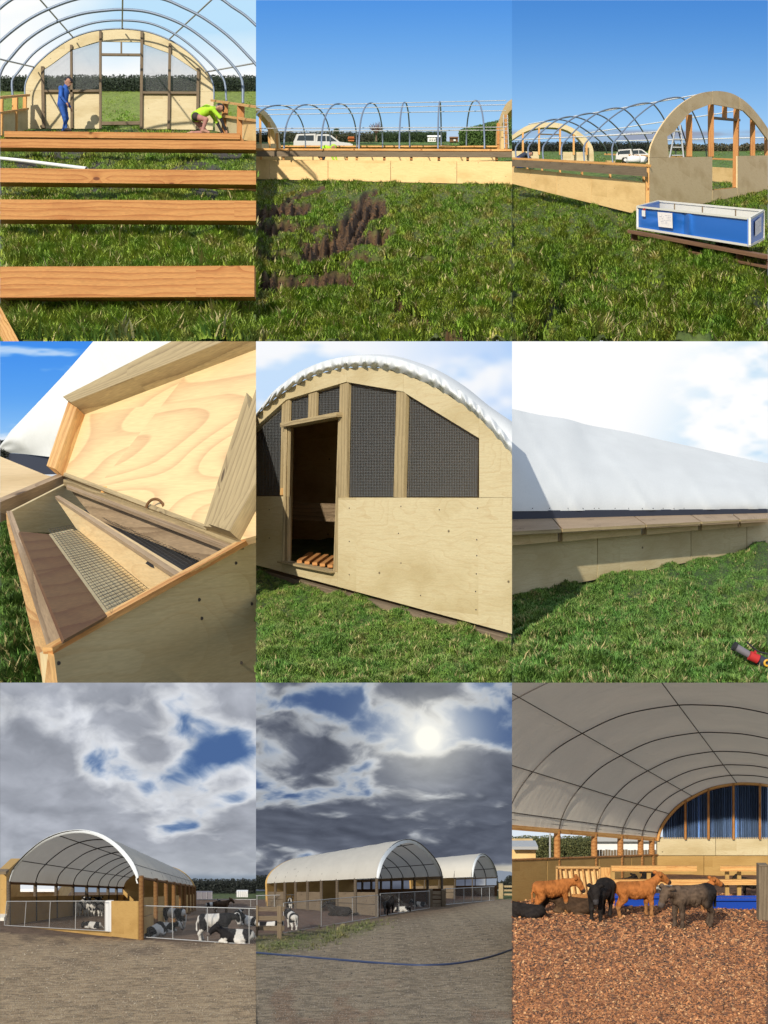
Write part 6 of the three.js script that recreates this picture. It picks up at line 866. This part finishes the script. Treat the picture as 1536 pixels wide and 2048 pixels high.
  // rails and divider pens
  const rl = thing(S, 'pen_rail', 'pale wooden rails of the inner pen in front of the end wall', 'fence', A(1000, 1300, 44)); for (const [x0, x1, y0, y1, d] of [[598, 1110, 1102, 1132, 43.6], [598, 1480, 1184, 1214, 43.6], [1250, 1480, 1103, 1132, 43.2]]) rl.add('rail', slab(A(x0, y1, d), A(x1, y1, d - 0.4), A(x1, y0, d - 0.4), A(x0, y0, d), 0.1, S.m), M.pine); for (const x of [604, 820, 1290, 1362]) rl.add('post', bar(A(x, 1098, 43.75), A(x, 1330, 43.75), u(20, 43), u(14, 43), S.m), M.plyYellow);
  const pp = thing(S, 'gate_post', 'square post at the right edge in front of the pen', 'post', S.A(1502, 1422, S.g(1422))); pp.add('post', bar(S.A(1502, 1094, S.g(1422)), S.A(1502, 1422, S.g(1422)), u(50, 38), u(50, 38), S.m), M.weathered); pp.add('cap', bar(S.A(1474, 1092, S.g(1422)), S.A(1530, 1092, S.g(1422)), 0.25, u(7, 38), S.m), M.weathered);
  const hr = thing(S, 'hay_rack', 'slatted wooden hay rack on the left plywood wall', 'hay rack', A(430, 1290, 45.5)), HD = 45.2; hr.add('frame', [bar(A(264, 1108, HD), A(528, 1108, HD), 0.1, u(9, HD), S.m), bar(A(268, 1106, HD), A(268, 1290, HD), u(9, HD), 0.1, S.m), bar(A(524, 1106, HD), A(524, 1290, HD), u(9, HD), 0.1, S.m)], M.pinePale); hr.add('back_board', slab(A(268, 1290, HD + 0.3), A(524, 1290, HD + 0.3), A(524, 1110, HD + 0.3), A(268, 1110, HD + 0.3), 0.05, S.m), M.plyWarm); for (let i = 0; i < 7; i++) hr.add('slat', bar(A(288 + i * 34, 1112, HD + 0.05), A(310 + i * 34, 1290, HD - 0.05), u(8, HD), 0.05, S.m), M.pinePale); hr.add('side_board', slab(A(530, 1290, HD), A(592, 1290, HD), A(592, 1110, HD), A(530, 1110, HD), 0.06, S.m), M.pine); hr.add('bottom_board', slab(A(360, 1312, HD - 0.3), A(600, 1312, HD - 0.3), A(600, 1272, HD - 0.3), A(360, 1272, HD - 0.3), 0.06, S.m), M.pineOrange);
  std('troughBlue', { color: L3(0.008, 0.055, 0.36), roughness: 0.4 }); [[600, 920, 1284, 1338, 'shorter'], [1212, 1482, 1298, 1356, 'longer']].forEach(([x0, x1, y0, y1], i) => { const d = S.g(y1), g = thing(S, 'feed_trough', ['blue feed trough behind the legs of the orange calf', 'blue feed trough under the rails at the right'][i], 'trough', S.A((x0 + x1) / 2, y1, d), 'blue feed troughs'), w = u(40, d), sec = [[S.A(x0, y0, d), S.A(x1, y0, d)], [S.A(x0 + 8, y1, d), S.A(x1 - 8, y1, d)]]; g.add('front', slab(sec[1][0], sec[1][1], sec[0][1], sec[0][0], 0.05, S.m), M.troughBlue); g.add('rim', bar(S.A(x0 - 4, y0, d - 0.05), S.A(x1 + 4, y0, d - 0.05), 0.12, 0.06, S.m), M.troughBlue); g.add('back', slab(sec[1][0].clone().add(V(0, 0, -w)), sec[1][1].clone().add(V(0, 0, -w)), sec[0][1].clone().add(V(0, 0.03, -w)), sec[0][0].clone().add(V(0, 0.03, -w)), 0.05, S.m), M.troughBlue); for (const c of [0, 1]) g.add('end', slab(sec[1][c], sec[1][c].clone().add(V(0, 0, -w)), sec[0][c].clone().add(V(0, 0, -w)), sec[0][c], 0.04, S.m), M.troughBlue); g.add('bottom', slab(sec[1][0], sec[1][1], sec[1][1].clone().add(V(0, 0, -w)), sec[1][0].clone().add(V(0, 0, -w)), 0.04, S.m), M.troughBlue); });
  // outside, through the wall openings
  hedge(S, 'shelter_hedge', 'green hedge outside the shed wall openings', 'hedge', -10, 480, x => 912 + 10 * vn(x / 20, 2), () => 1060, far(62), 1, 6000, 9, r => mixc([0.05, 0.065, 0.02], [0.13, 0.13, 0.04], r));
  const wb = thing(S, 'white_building', 'white wall of a building outside the far openings', 'building', A(680, 1060, 75)); wb.add('wall', slab(A(470, 1070, 75), A(880, 1070, 75), A(880, 930, 75), A(470, 930, 75), 1, S.m), M.white); wb.add('roof_edge', bar(A(466, 928, 74.8), A(884, 928, 74.8), 0.5, 0.2, S.m), M.galv); const wf = thing(S, 'paling_fence', 'grey paling fence outside the far openings', 'fence', A(680, 1060, 66)); for (let i = 0; i < 22; i++) wf.add('paling', slab(A(510 + i * 17, 1070, 66), A(524 + i * 17, 1070, 66), A(524 + i * 17, 1002 + 5 * hsh(i, 3), 66), A(510 + i * 17, 1002 + 5 * hsh(i, 3), 66), 0.05, S.m), M.weathered);
  const cb = thing(S, 'timber_crate', 'pale timber bin outside the leftmost opening', 'bin', A(70, 1050, 55)); cb.add('wall', slab(A(-10, 1060, 55), A(142, 1060, 55), A(142, 980, 55), A(-10, 980, 55), 1, S.m), M.plyWarm); cb.add('lid', bar(A(-10, 974, 54.9), A(148, 974, 54.9), 0.8, 0.09, S.m), M.galv); const sp = thing(S, 'steel_pole', 'thin steel pole outside the second opening', 'pole', A(228, 1040, 58)); sp.add('shaft', rod(A(228, 1060, 58), A(228, 905, 58), u(5, 58)), M.galv); sp.add('foot', pole(A(228, 1060, 58), A(228, 1050, 58), u(10, 58), u(8, 58)), M.galv);
  const C = 'calves in the bark shed';
  calf(S, 240, 1390, 252, 'stand', COAT.red(), 0.35, -0.5, 0.5, 'orange red calf standing left with its head turned away', C); calf(S, 95, 1412, 120, 'lie', COAT.black(), 2.7, 0.3, 0.35, 'black calf lying at the left edge of the bark', C); calf(S, 375, 1388, 142, 'lie', COAT.umber(), 2.7, 0.5, 0.5, 'dark brown calf lying curled below the hay rack', C); calf(S, 532, 1422, 282, 'stand', COAT.black(), -2.05, 0.35, 0.45, 'black calf standing and facing forward in the middle', C);
  calf(S, 745, 1408, 268, 'stand', COAT.red(), 0.2, 0.1, 0.1, 'bright orange calf standing sideways facing right', C); calf(S, 1090, 1405, 232, 'stand', COAT.red(), 0.15, 0.1, 0.0, 'orange calf half hidden behind the grey brown calf', C, 1.2); calf(S, 1080, 1468, 312, 'stand', COAT.greybrown(), 3.5, 0.25, 0.55, 'grey brown calf with dark rump standing in front at right', C);
  [[655, 'leftmost'], [775, 'second from the left'], [905, 'third from the left'], [1440, 'rightmost']].forEach(([x, w], i) => calf(S, x, 1296, 150, 'stand', i === 2 ? COAT.friesian(3, 0.4) : COAT.black(), 0.3 + i * 0.8, 0.2, 0.3, w + ' of the dark calves behind the inner pen rails', 'calves behind the rails', 1.0));
}
renderer.render(scene, camera);
